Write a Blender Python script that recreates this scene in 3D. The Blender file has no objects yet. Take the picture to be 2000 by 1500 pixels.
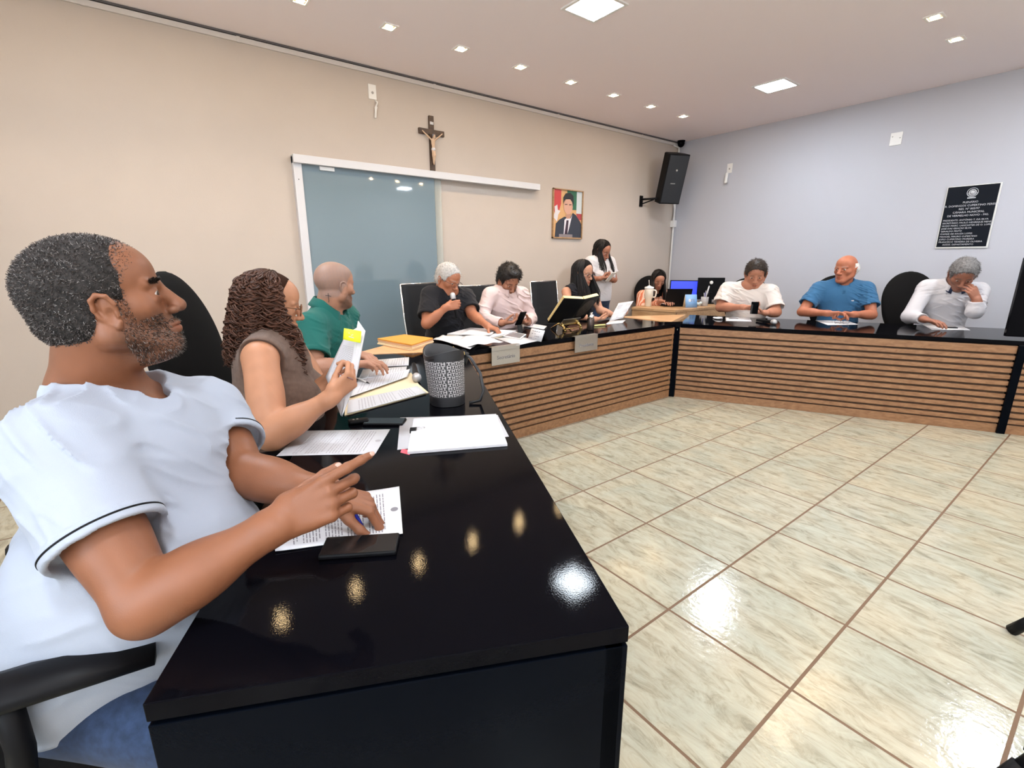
import bpy, bmesh, math, random
import numpy as np
from mathutils import Vector, Matrix
random.seed(7); RNG = np.random.default_rng(7)
scn = bpy.context.scene
COL = scn.collection
V = lambda *a: np.array(a, float)

# ------------------------------------------------------------------ camera, world, light, exposure
CAM = V(0.458, -1.035, 1.367)
ROT = np.array([[0.606908, 0.794772, -0.000581], [0.197385, -0.151437, -0.968559], [-0.769871, 0.587711, -0.248784]])  # right, down, forward
FPX = 935.1                                   # focal length in pixels of the 2000 wide frame
cd = bpy.data.cameras.new('camera'); cam = bpy.data.objects.new('camera', cd); COL.objects.link(cam)
cd.sensor_width = 36.0; cd.lens = FPX / 2000 * 36.0; cd.clip_start = 0.02
cam.matrix_world = Matrix([[ROT[0][i], -ROT[1][i], -ROT[2][i], CAM[i]] for i in range(3)] + [[0, 0, 0, 1]])
scn.camera = cam
scn.view_settings.view_transform = 'Standard'; scn.view_settings.look = 'None'
scn.view_settings.gamma = 1.0; scn.view_settings.use_curve_mapping = False
scn.view_settings.exposure = 0.29
scn.cycles.use_denoising = True
scn.cycles.max_bounces = 8; scn.cycles.diffuse_bounces = 5; scn.cycles.glossy_bounces = 4
scn.cycles.caustics_reflective = False; scn.cycles.caustics_refractive = False
scn.cycles.sample_clamp_indirect = 4.0
world = bpy.data.worlds.new('world'); scn.world = world; world.use_nodes = True
world.node_tree.nodes['Background'].inputs[0].default_value = (0.8, 0.85, 0.95, 1)
world.node_tree.nodes['Background'].inputs[1].default_value = 0.05

H = 3.1                                        # ceiling height
WX, WY = -4.31, 5.80                           # wall with the door, wall with the plaque
BX, BY = 3.5, -3.1                             # side and back wall, out of view
PANELS = [(-2.3, 1.80), (-2.27, 4.43), (0.35, 1.80), (0.35, 4.55), (-2.3, -1.0), (0.35, -1.2), (2.6, 1.8), (2.6, 4.5), (2.6, -1.2)]
SPOTS = [(-3.46, 0.137 + 0.64 * k) for k in range(-3, 8)] + [(-0.895, 3.90), (-0.89, 4.50), (-0.895, 3.27)] + [(1.7, 3.3), (1.7, 3.9), (1.7, 4.5)] + [(1.6, 0.64 * k - 2.2) for k in range(6)]  # final row of six added out of view to bounce light onto the ceiling
PANEL_EMIT, PANEL_W, SPOT_W = 95.0, 7.0, 6.0
WARM = (1.0, 0.79, 0.58); COLD = (0.82, 0.91, 1.0)

# ------------------------------------------------------------------ helpers
def nrm(v):
    v = np.asarray(v, float); return v / (np.linalg.norm(v) + 1e-12)
def hexc(r, g, b):                             # sRGB 0..255 to linear
    f = lambda c: (c / 255 / 12.92) if c <= 10 else ((c / 255 + 0.055) / 1.055) ** 2.4
    return (f(r), f(g), f(b))
def ray(u, v):
    return ROT.T @ V((u - 1000) / FPX, (v - 750) / FPX, 1.0)
def atd(u, v, d):                              # place seen at (u, v), d metres along the camera axis
    return CAM + ray(u, v) * d
def atz(u, v, z):
    r = ray(u, v); return CAM + r * ((z - CAM[2]) / r[2])
def atx(u, v, x):
    r = ray(u, v); return CAM + r * ((x - CAM[0]) / r[0])
def aty(u, v, y):
    r = ray(u, v); return CAM + r * ((y - CAM[1]) / r[1])

def tag(o, label=None, cat=None, group=None, kind=None):
    if label: o['label'] = label
    if cat: o['category'] = cat
    if group: o['group'] = group
    if kind: o['kind'] = kind
    return o
def thing(name, label, cat, loc=(0, 0, 0), rz=0.0, group=None):
    o = bpy.data.objects.new(name, None); COL.objects.link(o)
    o.location = tuple(loc); o.rotation_euler = (0, 0, rz); o.empty_display_size = 0.1
    return tag(o, label, cat, group)

class MB:
    """collects shapes and links them as one mesh object"""
    def __init__(s): s.v = []; s.f = []; s.sm = []
    def add(s, vs, fs, smooth=False):
        n = len(s.v); s.v += [tuple(map(float, p)) for p in vs]
        s.f += [tuple(int(i) + n for i in f) for f in fs]; s.sm += [smooth] * len(fs); return s
    def box(s, c, h, ax=None, rz=0.0):
        c = np.asarray(c, float)
        if ax is None: ax = np.array([[math.cos(rz), math.sin(rz), 0], [-math.sin(rz), math.cos(rz), 0], [0, 0, 1.0]])
        ax = np.asarray(ax, float)
        vs = [c + ax[0] * h[0] * i + ax[1] * h[1] * j + ax[2] * h[2] * k for i in (-1, 1) for j in (-1, 1) for k in (-1, 1)]
        fs = [(0, 1, 3, 2), (4, 6, 7, 5), (0, 4, 5, 1), (2, 3, 7, 6), (0, 2, 6, 4), (1, 5, 7, 3)]
        if np.linalg.det(ax) < 0: fs = [f[::-1] for f in fs]
        return s.add(vs, fs)
    def prism(s, poly, z0, z1):
        a = sum(poly[i][0] * poly[(i + 1) % len(poly)][1] - poly[(i + 1) % len(poly)][0] * poly[i][1] for i in range(len(poly)))
        if a < 0: poly = poly[::-1]
        n = len(poly)
        vs = [(p[0], p[1], z0) for p in poly] + [(p[0], p[1], z1) for p in poly]
        return s.add(vs, [tuple(range(n - 1, -1, -1)), tuple(range(n, 2 * n))] + [(i, (i + 1) % n, n + (i + 1) % n, n + i) for i in range(n)])
    def ngon(s, poly, nrml, th):                # plate from 3-D outline, pushed back by th along -nrml
        poly = [np.asarray(p, float) for p in poly]; n = len(poly); nr = nrm(nrml)
        a = sum(np.dot(np.cross(poly[i] - poly[0], poly[(i + 1) % n] - poly[0]), nr) for i in range(n))
        if a < 0: poly = poly[::-1]
        return s.add(poly + [p - nr * th for p in poly], [tuple(range(n)), tuple(range(2 * n - 1, n - 1, -1))] + [(i, n + i, n + (i + 1) % n, (i + 1) % n) for i in range(n)])
    def tube(s, pts, r, n=10, cap=True, flat=1.0, smooth=True):
        P = [np.asarray(p, float) for p in pts]; m = len(P)
        rr = r if hasattr(r, '__len__') else [r] * m
        t0 = nrm(P[1] - P[0]); ref = V(0, 0, 1) if abs(t0[2]) < 0.9 else V(1, 0, 0)
        u = nrm(np.cross(t0, ref)); vs = []
        for i in range(m):
            t = nrm(P[min(i + 1, m - 1)] - P[max(i - 1, 0)])
            u = nrm(u - t * np.dot(u, t)); w = np.cross(t, u)
            for k in range(n):
                a = 2 * math.pi * k / n; vs.append(P[i] + rr[i] * (u * math.cos(a) + w * flat * math.sin(a)))
        fs = [(i * n + k, i * n + (k + 1) % n, (i + 1) * n + (k + 1) % n, (i + 1) * n + k) for i in range(m - 1) for k in range(n)]
        if cap: fs += [tuple(range(n - 1, -1, -1)), tuple(range((m - 1) * n, m * n))]
        return s.add(vs, fs, smooth)
    def lathe(s, prof, c=(0, 0, 0), n=24, ax=None, smooth=True, ring=False):
        c = np.asarray(c, float); ax = np.eye(3) if ax is None else np.asarray(ax, float)
        vs = []; m = len(prof)
        for r, z in prof:
            for k in range(n):
                a = 2 * math.pi * k / n; vs.append(c + ax[0] * r * math.cos(a) + ax[1] * r * math.sin(a) + ax[2] * z)
        fs = [(i * n + k, i * n + (k + 1) % n, (i + 1) * n + (k + 1) % n, (i + 1) * n + k) for i in range(m - 1) for k in range(n)]
        if ring: fs += [((m - 1) * n + k, (m - 1) * n + (k + 1) % n, (k + 1) % n, k) for k in range(n)]
        else: fs += [tuple(range(n - 1, -1, -1)), tuple(range((m - 1) * n, m * n))]
        return s.add(vs, fs, smooth)
    def sheet(s, fn, nu, nv, th=0.0006):        # thin curved sheet, fn(u, v) -> point, u, v in 0..1
        g = np.array([[fn(i / nu, j / nv) for j in range(nv + 1)] for i in range(nu + 1)], float)
        du = np.gradient(g, axis=0); dv = np.gradient(g, axis=1); nr = np.cross(du, dv); nr /= np.linalg.norm(nr, axis=2, keepdims=True) + 1e-12
        top = g + nr * th / 2; bot = g - nr * th / 2
        vs = list(top.reshape(-1, 3)) + list(bot.reshape(-1, 3)); N = (nu + 1) * (nv + 1); ix = lambda i, j: i * (nv + 1) + j; fs = []
        for i in range(nu):
            for j in range(nv):
                a, b, c, d = ix(i, j), ix(i + 1, j), ix(i + 1, j + 1), ix(i, j + 1); fs.append((a, b, c, d)); fs.append((N + d, N + c, N + b, N + a))
        for i in range(nu):
            a, b = ix(i, 0), ix(i + 1, 0); fs.append((b, a, N + a, N + b)); a, b = ix(i, nv), ix(i + 1, nv); fs.append((a, b, N + b, N + a))
        for j in range(nv):
            a, b = ix(0, j), ix(0, j + 1); fs.append((a, b, N + b, N + a)); a, b = ix(nu, j), ix(nu, j + 1); fs.append((b, a, N + a, N + b))
        return s.add(vs, fs, True)
    def build(s, name, mat, parent=None, bevel=0.0, world=True):
        me = bpy.data.meshes.new(name)
        me.from_pydata(s.v, [], s.f); me.polygons.foreach_set('use_smooth', s.sm); me.update()
        return link(name, me, mat, parent, bevel, world)
def link(name, me, mat, parent=None, bevel=0.0, world=True):
    o = bpy.data.objects.new(name, me); COL.objects.link(o)
    if mat is not None: me.materials.append(mat)
    if parent is not None:
        o.parent = parent
        if world:
            bpy.context.view_layer.update() if False else None
            o.matrix_parent_inverse = chain(parent).inverted()
    if bevel > 0:
        b = o.modifiers.new('bevel', 'BEVEL'); b.width = bevel; b.segments = 2; b.limit_method = 'ANGLE'; b.angle_limit = math.radians(40)
    return o
def chain(o):
    m = Matrix.LocRotScale(o.location, o.rotation_euler, o.scale)
    if o.parent is not None: m = chain(o.parent) @ o.matrix_parent_inverse @ m
    return m
def copy_tree(o, parent=None):
    c = o.copy(); COL.objects.link(c)
    if parent is not None: c.parent = parent; c.matrix_parent_inverse = o.matrix_parent_inverse.copy()
    for ch in o.children: copy_tree(ch, c)
    return c
def text(name, body, size, mat, parent, loc, ax, align='CENTER', extrude=0.0008, spacing=1.0, line=1.0):
    cu = bpy.data.curves.new(name, 'FONT'); cu.body = body; cu.size = size; cu.align_x = align; cu.extrude = extrude
    cu.space_line = line; cu.space_character = spacing; cu.resolution_u = 2
    t = bpy.data.objects.new(name, cu); COL.objects.link(t)
    dg = bpy.context.evaluated_depsgraph_get(); me = bpy.data.meshes.new_from_object(t.evaluated_get(dg)); bpy.data.objects.remove(t)
    A = np.asarray(ax, float); co = np.zeros(len(me.vertices) * 3); me.vertices.foreach_get('co', co); co = co.reshape(-1, 3) @ A + np.asarray(loc, float)
    me.vertices.foreach_set('co', co.ravel()); me.materials.clear(); me.update(); me.name = name
    return link(name, me, mat, parent)

# ------------------------------------------------------------------ materials
def nodes(name):
    m = bpy.data.materials.new(name); m.use_nodes = True; nt = m.node_tree
    return m, nt, nt.nodes['Principled BSDF']
def mat(name, col, rough=0.5, metal=0.0, spec=0.5, bump=0.0, bscale=200.0, vary=0.0, vscale=8.0, coat=0.0, emit=None, estr=0.0, stretch=None, sheen=0.0):
    m, nt, b = nodes(name); N = nt.nodes; L = nt.links
    b.inputs['Base Color'].default_value = (*col, 1); b.inputs['Roughness'].default_value = rough; b.inputs['Metallic'].default_value = metal
    b.inputs['Specular IOR Level'].default_value = spec; b.inputs['Coat Weight'].default_value = coat; b.inputs['Coat Roughness'].default_value = 0.05
    b.inputs['Sheen Weight'].default_value = sheen
    if emit: b.inputs['Emission Color'].default_value = (*emit, 1); b.inputs['Emission Strength'].default_value = estr
    if bump or vary:
        tc = N.new('ShaderNodeTexCoord'); mp = N.new('ShaderNodeMapping'); L.new(tc.outputs['Object'], mp.inputs[0])
        if stretch: mp.inputs['Scale'].default_value = stretch
    if bump:
        t = N.new('ShaderNodeTexNoise'); t.inputs['Scale'].default_value = bscale; t.inputs['Detail'].default_value = 3; L.new(mp.outputs[0], t.inputs['Vector'])
        bp = N.new('ShaderNodeBump'); bp.inputs['Strength'].default_value = bump; bp.inputs['Distance'].default_value = 0.002
        L.new(t.outputs[0], bp.inputs['Height']); L.new(bp.outputs[0], b.inputs['Normal'])
    if vary:
        t = N.new('ShaderNodeTexNoise'); t.inputs['Scale'].default_value = vscale; t.inputs['Detail'].default_value = 4; L.new(mp.outputs[0], t.inputs['Vector'])
        cr = N.new('ShaderNodeValToRGB'); cr.color_ramp.elements[0].position = 0.3; cr.color_ramp.elements[1].position = 0.7
        cr.color_ramp.elements[0].color = (*[c * (1 - vary) for c in col], 1); cr.color_ramp.elements[1].color = (*[min(1, c * (1 + vary)) for c in col], 1)
        L.new(t.outputs[0], cr.inputs[0]); L.new(cr.outputs[0], b.inputs['Base Color'])
    return m
def attr_mat(name, rough=0.5, bump=0.0, bscale=300.0, spec=0.4, sss=0.0, mult=None):
    m, nt, b = nodes(name); N = nt.nodes; L = nt.links
    a = N.new('ShaderNodeAttribute'); a.attribute_name = 'Col'; L.new(a.outputs['Color'], b.inputs['Base Color'])
    b.inputs['Roughness'].default_value = rough; b.inputs['Specular IOR Level'].default_value = spec
    if sss: b.inputs['Subsurface Weight'].default_value = sss; b.inputs['Subsurface Radius'].default_value = (0.01, 0.004, 0.002); b.inputs['Subsurface Scale'].default_value = 0.4
    if bump:
        tc = N.new('ShaderNodeTexCoord'); t = N.new('ShaderNodeTexNoise'); t.inputs['Scale'].default_value = bscale; t.inputs['Detail'].default_value = 4
        L.new(tc.outputs['Object'], t.inputs['Vector']); bp = N.new('ShaderNodeBump'); bp.inputs['Strength'].default_value = bump; bp.inputs['Distance'].default_value = 0.002
        L.new(t.outputs[0], bp.inputs['Height']); L.new(bp.outputs[0], b.inputs['Normal'])
    return m
def wood_mat(name, c1, c2, ax, rough=0.4, scale=1.0, coat=0.0):    # grain runs along direction ax
    m, nt, b = nodes(name); N = nt.nodes; L = nt.links
    tc = N.new('ShaderNodeTexCoord'); mp = N.new('ShaderNodeMapping'); L.new(tc.outputs['Object'], mp.inputs[0])
    mp.inputs['Rotation'].default_value = (0, 0, -math.atan2(ax[1], ax[0])); mp.inputs['Scale'].default_value = (1.2 * scale, 22 * scale, 30 * scale)
    t = N.new('ShaderNodeTexNoise'); t.inputs['Scale'].default_value = 1.6; t.inputs['Detail'].default_value = 6; t.inputs['Distortion'].default_value = 0.6; L.new(mp.outputs[0], t.inputs['Vector'])
    cr = N.new('ShaderNodeValToRGB'); cr.color_ramp.elements[0].position = 0.32; cr.color_ramp.elements[1].position = 0.68
    cr.color_ramp.elements[0].color = (*c1, 1); cr.color_ramp.elements[1].color = (*c2, 1)
    L.new(t.outputs[0], cr.inputs[0]); L.new(cr.outputs[0], b.inputs['Base Color']); b.inputs['Roughness'].default_value = rough; b.inputs['Coat Weight'].default_value = coat
    return m

def tile_mat():
    m, nt, b = nodes('floor_tile'); N = nt.nodes; L = nt.links
    tc = N.new('ShaderNodeTexCoord')
    T = 0.47
    br = N.new('ShaderNodeTexBrick'); br.offset = 0.0; br.squash = 1.0
    br.inputs['Scale'].default_value = 1.0; br.inputs['Brick Width'].default_value = T; br.inputs['Row Height'].default_value = T
    br.inputs['Mortar Size'].default_value = 0.0055; br.inputs['Mortar Smooth'].default_value = 0.1
    br.inputs['Color1'].default_value = (0, 0, 0, 1); br.inputs['Color2'].default_value = (1, 1, 1, 1); br.inputs['Mortar'].default_value = (0.5, 0.5, 0.5, 1)
    L.new(tc.outputs['Object'], br.inputs['Vector'])
    # marble veining, turned differently from tile to tile
    mp = N.new('ShaderNodeMapping'); mp.inputs['Rotation'].default_value = (0, 0, 0.75); mp.inputs['Scale'].default_value = (1.0, 3.0, 1.0)
    ad = N.new('ShaderNodeVectorMath'); ad.operation = 'ADD'; sc = N.new('ShaderNodeVectorMath'); sc.operation = 'SCALE'; sc.inputs['Scale'].default_value = 7.0
    fl = N.new('ShaderNodeVectorMath'); fl.operation = 'SNAP'; fl.inputs[1].default_value = (T, T, 1)
    L.new(tc.outputs['Object'], fl.inputs[0]); L.new(fl.outputs[0], sc.inputs[0]); L.new(tc.outputs['Object'], ad.inputs[0]); L.new(sc.outputs[0], ad.inputs[1]); L.new(ad.outputs[0], mp.inputs[0])
    n1 = N.new('ShaderNodeTexNoise'); n1.inputs['Scale'].default_value = 7.5; n1.inputs['Detail'].default_value = 12; n1.inputs['Roughness'].default_value = 0.72; n1.inputs['Distortion'].default_value = 1.0; L.new(mp.outputs[0], n1.inputs['Vector'])
    n2 = N.new('ShaderNodeTexNoise'); n2.inputs['Scale'].default_value = 2.2; n2.inputs['Detail'].default_value = 5; n2.inputs['Distortion'].default_value = 1.2; L.new(ad.outputs[0], n2.inputs['Vector'])
    c1 = N.new('ShaderNodeValToRGB'); e = c1.color_ramp.elements
    e[0].position = 0.28; e[0].color = (0.19, 0.165, 0.125, 1); e[1].position = 0.68; e[1].color = (0.485, 0.455, 0.38, 1)
    x = e.new(0.40); x.color = (0.315, 0.285, 0.222, 1); x = e.new(0.50); x.color = (0.41, 0.378, 0.305, 1)
    L.new(n1.outputs[0], c1.inputs[0])
    c2 = N.new('ShaderNodeValToRGB'); c2.color_ramp.elements[0].position = 0.35; c2.color_ramp.elements[1].position = 0.65
    c2.color_ramp.elements[0].color = (0.86, 0.92, 0.90, 1); c2.color_ramp.elements[1].color = (1.0, 0.97, 0.88, 1); L.new(n2.outputs[0], c2.inputs[0])
    mu = N.new('ShaderNodeMix'); mu.data_type = 'RGBA'; mu.blend_type = 'MULTIPLY'; mu.inputs[0].default_value = 1.0; L.new(c1.outputs[0], mu.inputs[6]); L.new(c2.outputs[0], mu.inputs[7])
    mx = N.new('ShaderNodeMix'); mx.data_type = 'RGBA'; L.new(br.outputs['Fac'], mx.inputs[0]); L.new(mu.outputs[2], mx.inputs[6]); mx.inputs[7].default_value = (0.14, 0.08, 0.043, 1)
    L.new(mx.outputs[2], b.inputs['Base Color'])
    r = N.new('ShaderNodeMapRange'); r.inputs[3].default_value = 0.14; r.inputs[4].default_value = 0.7; L.new(br.outputs['Fac'], r.inputs[0]); L.new(r.outputs[0], b.inputs['Roughness'])
    n3 = N.new('ShaderNodeTexNoise'); n3.inputs['Scale'].default_value = 55; n3.inputs['Detail'].default_value = 3; L.new(ad.outputs[0], n3.inputs['Vector'])
    bp = N.new('ShaderNodeBump'); bp.inputs['Strength'].default_value = 0.22; bp.inputs['Distance'].default_value = 0.003; L.new(n3.outputs[0], bp.inputs['Height'])
    bp2 = N.new('ShaderNodeBump'); bp2.inputs['Strength'].default_value = 0.6; bp2.inputs['Distance'].default_value = 0.002; bp2.invert = True; L.new(br.outputs['Fac'], bp2.inputs['Height']); L.new(bp.outputs[0], bp2.inputs['Normal'])
    L.new(bp2.outputs[0], b.inputs['Normal'])
    return m

MT = {}
MT['wall_warm'] = mat('wall_warm', (0.50, 0.435, 0.382), 0.85, bump=0.25, bscale=120, vary=0.02, vscale=3)
MT['wall_cool'] = mat('wall_cool', (0.495, 0.50, 0.55), 0.85, bump=0.2, bscale=120)
MT['wall_white'] = mat('wall_white', (0.87, 0.85, 0.83), 0.85, bump=0.2, bscale=120)
MT['ceiling'] = mat('ceiling', (0.94, 0.85, 0.86), 0.9)
MT['tile'] = tile_mat()
MT['gloss_black'] = mat('gloss_black', (0.0018, 0.0018, 0.003), 0.04, spec=0.05, bump=0.03, bscale=300)
MT['black_side'] = mat('black_side', (0.0012, 0.002, 0.004), 0.22, spec=.035, bump=0.05, bscale=300)
MT['black_plastic'] = mat('black_plastic', (0.005, 0.005, 0.006), 0.45, spec=.12)
MT['black_fabric'] = mat('black_fabric', (0.005, 0.0045, 0.0045), 0.85, spec=.15, bump=0.5, bscale=900)
MT['dark_mesh'] = mat('dark_mesh', (0.012, 0.013, 0.015), 0.6, spec=.3, bump=0.4, bscale=500)
MT['chrome'] = mat('chrome', (0.75, 0.75, 0.75), 0.18, 1.0)
MT['steel'] = mat('steel', (0.52, 0.50, 0.47), 0.38, 1.0, vary=0.06, vscale=40, stretch=(1, 1, 30))
MT['brass'] = mat('brass', (0.83, 0.58, 0.22), 0.2, 1.0)
MT['white_plastic'] = mat('white_plastic', (0.80, 0.79, 0.77), 0.4)
MT['alu'] = mat('alu', (0.80, 0.80, 0.82), 0.45, 0.0)
MT['paper'] = mat('paper', (0.62, 0.61, 0.63), 0.7, vary=0.015, vscale=20)
MT['ink'] = mat('ink', (0.20, 0.19, 0.21), 0.8)
MT['ink_light'] = mat('ink_light', (0.46, 0.44, 0.46), 0.8)
MT['manila'] = mat('manila', (0.80, 0.65, 0.42), 0.7)
MT['kraft'] = mat('kraft', (0.64, 0.30, 0.045), 0.6, vary=0.05, vscale=12)
MT['screen'] = mat('screen', (0.006, 0.007, 0.008), 0.06, spec=0.6)
MT['grey_text'] = mat('grey_text', (0.12, 0.11, 0.10), 0.6)
# ------------------------------------------------------------------ the room
def quad_wall(name, m, c, h, kind='structure'):
    o = MB().box(c, h).build(name, m); o['kind'] = kind; return o
quad_wall('floor', MT['tile'], ((WX + BX) / 2, (WY + BY) / 2, -0.05), ((BX - WX) / 2 + 0.1, (WY - BY) / 2 + 0.1, 0.05))
quad_wall('ceiling', MT['ceiling'], ((WX + BX) / 2, (WY + BY) / 2, H + 0.05), ((BX - WX) / 2 + 0.1, (WY - BY) / 2 + 0.1, 0.05))
# left wall has the door opening y 0.02..1.57, up to z 2.18
D0, D1, DZ = 0.245, 1.585, 2.20
wl = MB()
wl.box((WX - 0.06, (BY + D0) / 2, H / 2), (0.06, (D0 - BY) / 2, H / 2)); wl.box((WX - 0.06, (D1 + WY) / 2, H / 2), (0.06, (WY - D1) / 2, H / 2))
wl.box((WX - 0.06, (D0 + D1) / 2, (H + DZ) / 2), (0.06, (D1 - D0) / 2, (H - DZ) / 2))
tag(wl.build('wall_left', MT['wall_warm']), kind='structure')
quad_wall('wall_right', MT['wall_cool'], ((WX + BX) / 2, WY + 0.06, H / 2), ((BX - WX) / 2, 0.06, H / 2))
quad_wall('wall_back', MT['wall_white'], ((WX + BX) / 2, BY - 0.06, H / 2), ((BX - WX) / 2, 0.06, H / 2))
quad_wall('wall_side', MT['wall_white'], (BX + 0.06, (WY + BY) / 2, H / 2), (0.06, (WY - BY) / 2, H / 2))
# dark strip coloured as a shadow gap, and cable trunking under the ceiling of the left wall
t = MB(); t.box((WX + 0.012, (BY + WY) / 2, H - 0.008), (0.012, (WY - BY) / 2 - 0.01, 0.007)); tag(t.build('shade_strip', mat('gap', (0.10, 0.09, 0.09), 0.8)), kind='structure')
tr = thing('cable_trunking', 'slim grey white cable trunking running along the top of the beige wall', 'cable trunking', (WX, 1, H - 0.04))
m_tr = mat('trunking', (0.62, 0.58, 0.55), 0.5)
MB().box((WX + 0.009, (BY + WY) / 2, H - 0.038), (0.009, (WY - BY) / 2 - 0.02, 0.018)).build('channel', m_tr, tr)
for y in (-1.05, -0.12, 1.62, 3.3, 4.9):
    MB().box((WX + 0.0105, y, H - 0.038), (0.0105, 0.012, 0.021)).build('clip', m_tr, tr)

# glass door with its top rail
pane_m = mat('door_glass', (0.165, 0.225, 0.265), 0.035, spec=0.7)
fr_m = mat('door_frame', (0.60, 0.60, 0.63), 0.45)
dr = tag(bpy.data.objects.new('door_1', None), 'sliding glass door under a long white rail, its tinted pane grey blue', 'door', kind='structure'); COL.objects.link(dr); dr.location = (WX, 0.9, 0)
MB().box((WX + 0.03, 0.215, 1.125), (0.03, 0.035, 1.125)).build('door_frame', fr_m, dr, 0.003)
MB().box((WX + 0.045, (0.18 + 2.965) / 2, 2.225), (0.045, (2.965 - 0.18) / 2, 0.034)).build('top_rail', fr_m, dr, 0.003)
MB().box((WX + 0.035, (0.25 + 1.56) / 2, 1.10), (0.005, (1.56 - 0.25) / 2, 1.095)).build('glass_pane', pane_m, dr)
gm, nt, b = nodes('clear_glass'); b.inputs['Base Color'].default_value = (0.86, 0.95, 0.92, 1); b.inputs['Roughness'].default_value = 0.05; b.inputs['Transmission Weight'].default_value = 0.6; b.inputs['Alpha'].default_value = 0.45
MB().box((WX + 0.035, (1.56 + 1.64) / 2, 1.10), (0.005, 0.04, 1.095)).build('glass_edge', gm, dr)
MB().box((WX + 0.046, 0.47, 2.172), (0.01, 0.065, 0.016)).build('hanger_clip', MT['white_plastic'], dr)
MB().lathe([(0.004, 0), (0.004, 0.002)], (WX + 0.06, 0.215, 2.06), 10, [[0, 1, 0], [0, 0, 1], [1, 0, 0]]).build('screw', MT['black_plastic'], dr)

# added glowing panes, unseen behind the photographer, as cool fill for the ceiling
fill_m = mat('fill_pane', (.8, .85, .9), .3, emit=(.78, .89, 1.0), estr=2.2)
for i, x in enumerate((0.2, 2.4)):
    w = tag(bpy.data.objects.new('fill_window_%d' % (i + 1), None), 'added bright fill pane, unseen in the back wall behind the viewer', 'fill_window', kind='structure'); COL.objects.link(w); w.location = (x, BY, 1.75)
    f = MB()
    for dx, dz, hx, hz in ((-.86, 0, .04, .64), (.86, 0, .04, .64), (0, -.6, .86, .04), (0, .6, .86, .04), (0, 0, .02, .6)): f.box((x + dx, BY + .03, 1.75 + dz), (hx, .03, hz))
    f.build('frame', MT['alu'], w); MB().box((x, BY + .012, 1.75), (.83, .006, .58)).build('pane', fill_m, w)
    l = bpy.data.lights.new('fill_light', 'AREA'); l.energy = 34; l.color = (.78, .89, 1.0); l.shape = 'RECTANGLE'; l.size = 1.6; l.size_y = 1.1
    o = bpy.data.objects.new('fill_light', l); COL.objects.link(o); o.location = (x, BY + .05, 1.75); o.rotation_euler = (math.radians(90), 0, 0); o.parent = w; o.matrix_parent_inverse = chain(w).inverted()
# adjoining room seen only as the dark back of the door opening
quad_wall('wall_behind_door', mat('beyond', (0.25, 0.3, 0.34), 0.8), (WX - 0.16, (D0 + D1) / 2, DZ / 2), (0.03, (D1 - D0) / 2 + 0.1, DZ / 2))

# ------------------------------------------------------------------ ceiling lights
led_m = mat('led', (0.9, 0.9, 0.9), 0.4, emit=COLD, estr=PANEL_EMIT)
bulb_m = mat('bulb', (0.9, 0.8, 0.6), 0.4, emit=(1.0, 0.72, 0.38), estr=320.0)
trim_m = mat('light_trim', (0.82, 0.80, 0.78), 0.4)
refl_m = mat('downlight_reflector', (0.85, 0.74, 0.58), 0.25, 0.8)
def area(name, loc, sx, w, col, parent, size=0.3, spread=math.pi):
    l = bpy.data.lights.new(name, 'AREA'); l.energy = w; l.color = col; l.shape = 'SQUARE'; l.size = sx; l.spread = spread
    o = bpy.data.objects.new(name, l); COL.objects.link(o); o.location = loc; o.parent = parent; o.matrix_parent_inverse = chain(parent).inverted(); return o
pl_labels = ['square cold white LED panel in the ceiling nearest the camera', 'square cold white LED panel in the ceiling near the grey wall']
for i, (x, y) in enumerate(PANELS):
    p = thing('ceiling_panel_light', pl_labels[i] if i < 2 else 'square cold white LED ceiling panel out of frame seen only in reflections', 'ceiling light', (x, y, H), 0, 'square LED panels in the ceiling')
    f = MB()
    for sx, sy, hx, hy in ((-.155, 0, .012, .167), (.155, 0, .012, .167), (0, -.155, .143, .012), (0, .155, .143, .012)): f.box((x + sx, y + sy, H - 0.005), (hx, hy, 0.005))
    f.build('frame', trim_m, p); MB().box((x, y, H - 0.003), (.143, .143, 0.003)).build('diffuser', led_m, p)
    area('panel_lamp', (x, y, H - 0.012), 0.27, PANEL_W, COLD, p)
words = ['nearest the top edge of the picture', 'second along the row from the left', 'third along the row from the left', 'fourth along the row from the left', 'above the framed portrait, fifth along the row', 'sixth along the row, right of the crucifix', 'seventh along the row, near the room corner', 'last of the row, nearest the room corner']
for i, (x, y) in enumerate(SPOTS):
    if 3 <= i <= 10: lab = 'small warm square downlight in the ceiling, ' + words[i - 3]
    elif i == 11: lab = 'small warm square downlight at the upper right, left one of the two'
    elif i == 12: lab = 'small warm square downlight at the upper right, nearer the grey wall'
    else: lab = 'small warm square downlight out of frame above the room, rows continued and added'
    p = thing('downlight', lab, 'ceiling light', (x, y, H), 0, 'small warm downlights in the ceiling')
    f = MB()
    for sx, sy, hx, hy in ((-.048, 0, .008, .056), (.048, 0, .008, .056), (0, -.048, .04, .008), (0, .048, .04, .008)): f.box((x + sx, y + sy, H - 0.004), (hx, hy, 0.004))
    f.build('frame', trim_m, p)
    MB().box((x, y, H - 0.002), (.04, .04, 0.0015)).build('reflector', refl_m, p)
    MB().lathe([(0.024, 0.0), (0.026, 0.003), (0.02, 0.006)], (x, y, H - 0.0095), 16).build('bulb', bulb_m, p)
    l = bpy.data.lights.new('downlight_lamp', 'SPOT'); l.energy = SPOT_W * 4; l.color = WARM; l.spot_size = math.radians(105); l.spot_blend = 0.8; l.shadow_soft_size = 0.03
    o = bpy.data.objects.new('downlight_lamp', l); COL.objects.link(o); o.location = (x, y, H - 0.02); o.parent = p; o.matrix_parent_inverse = chain(p).inverted()

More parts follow.
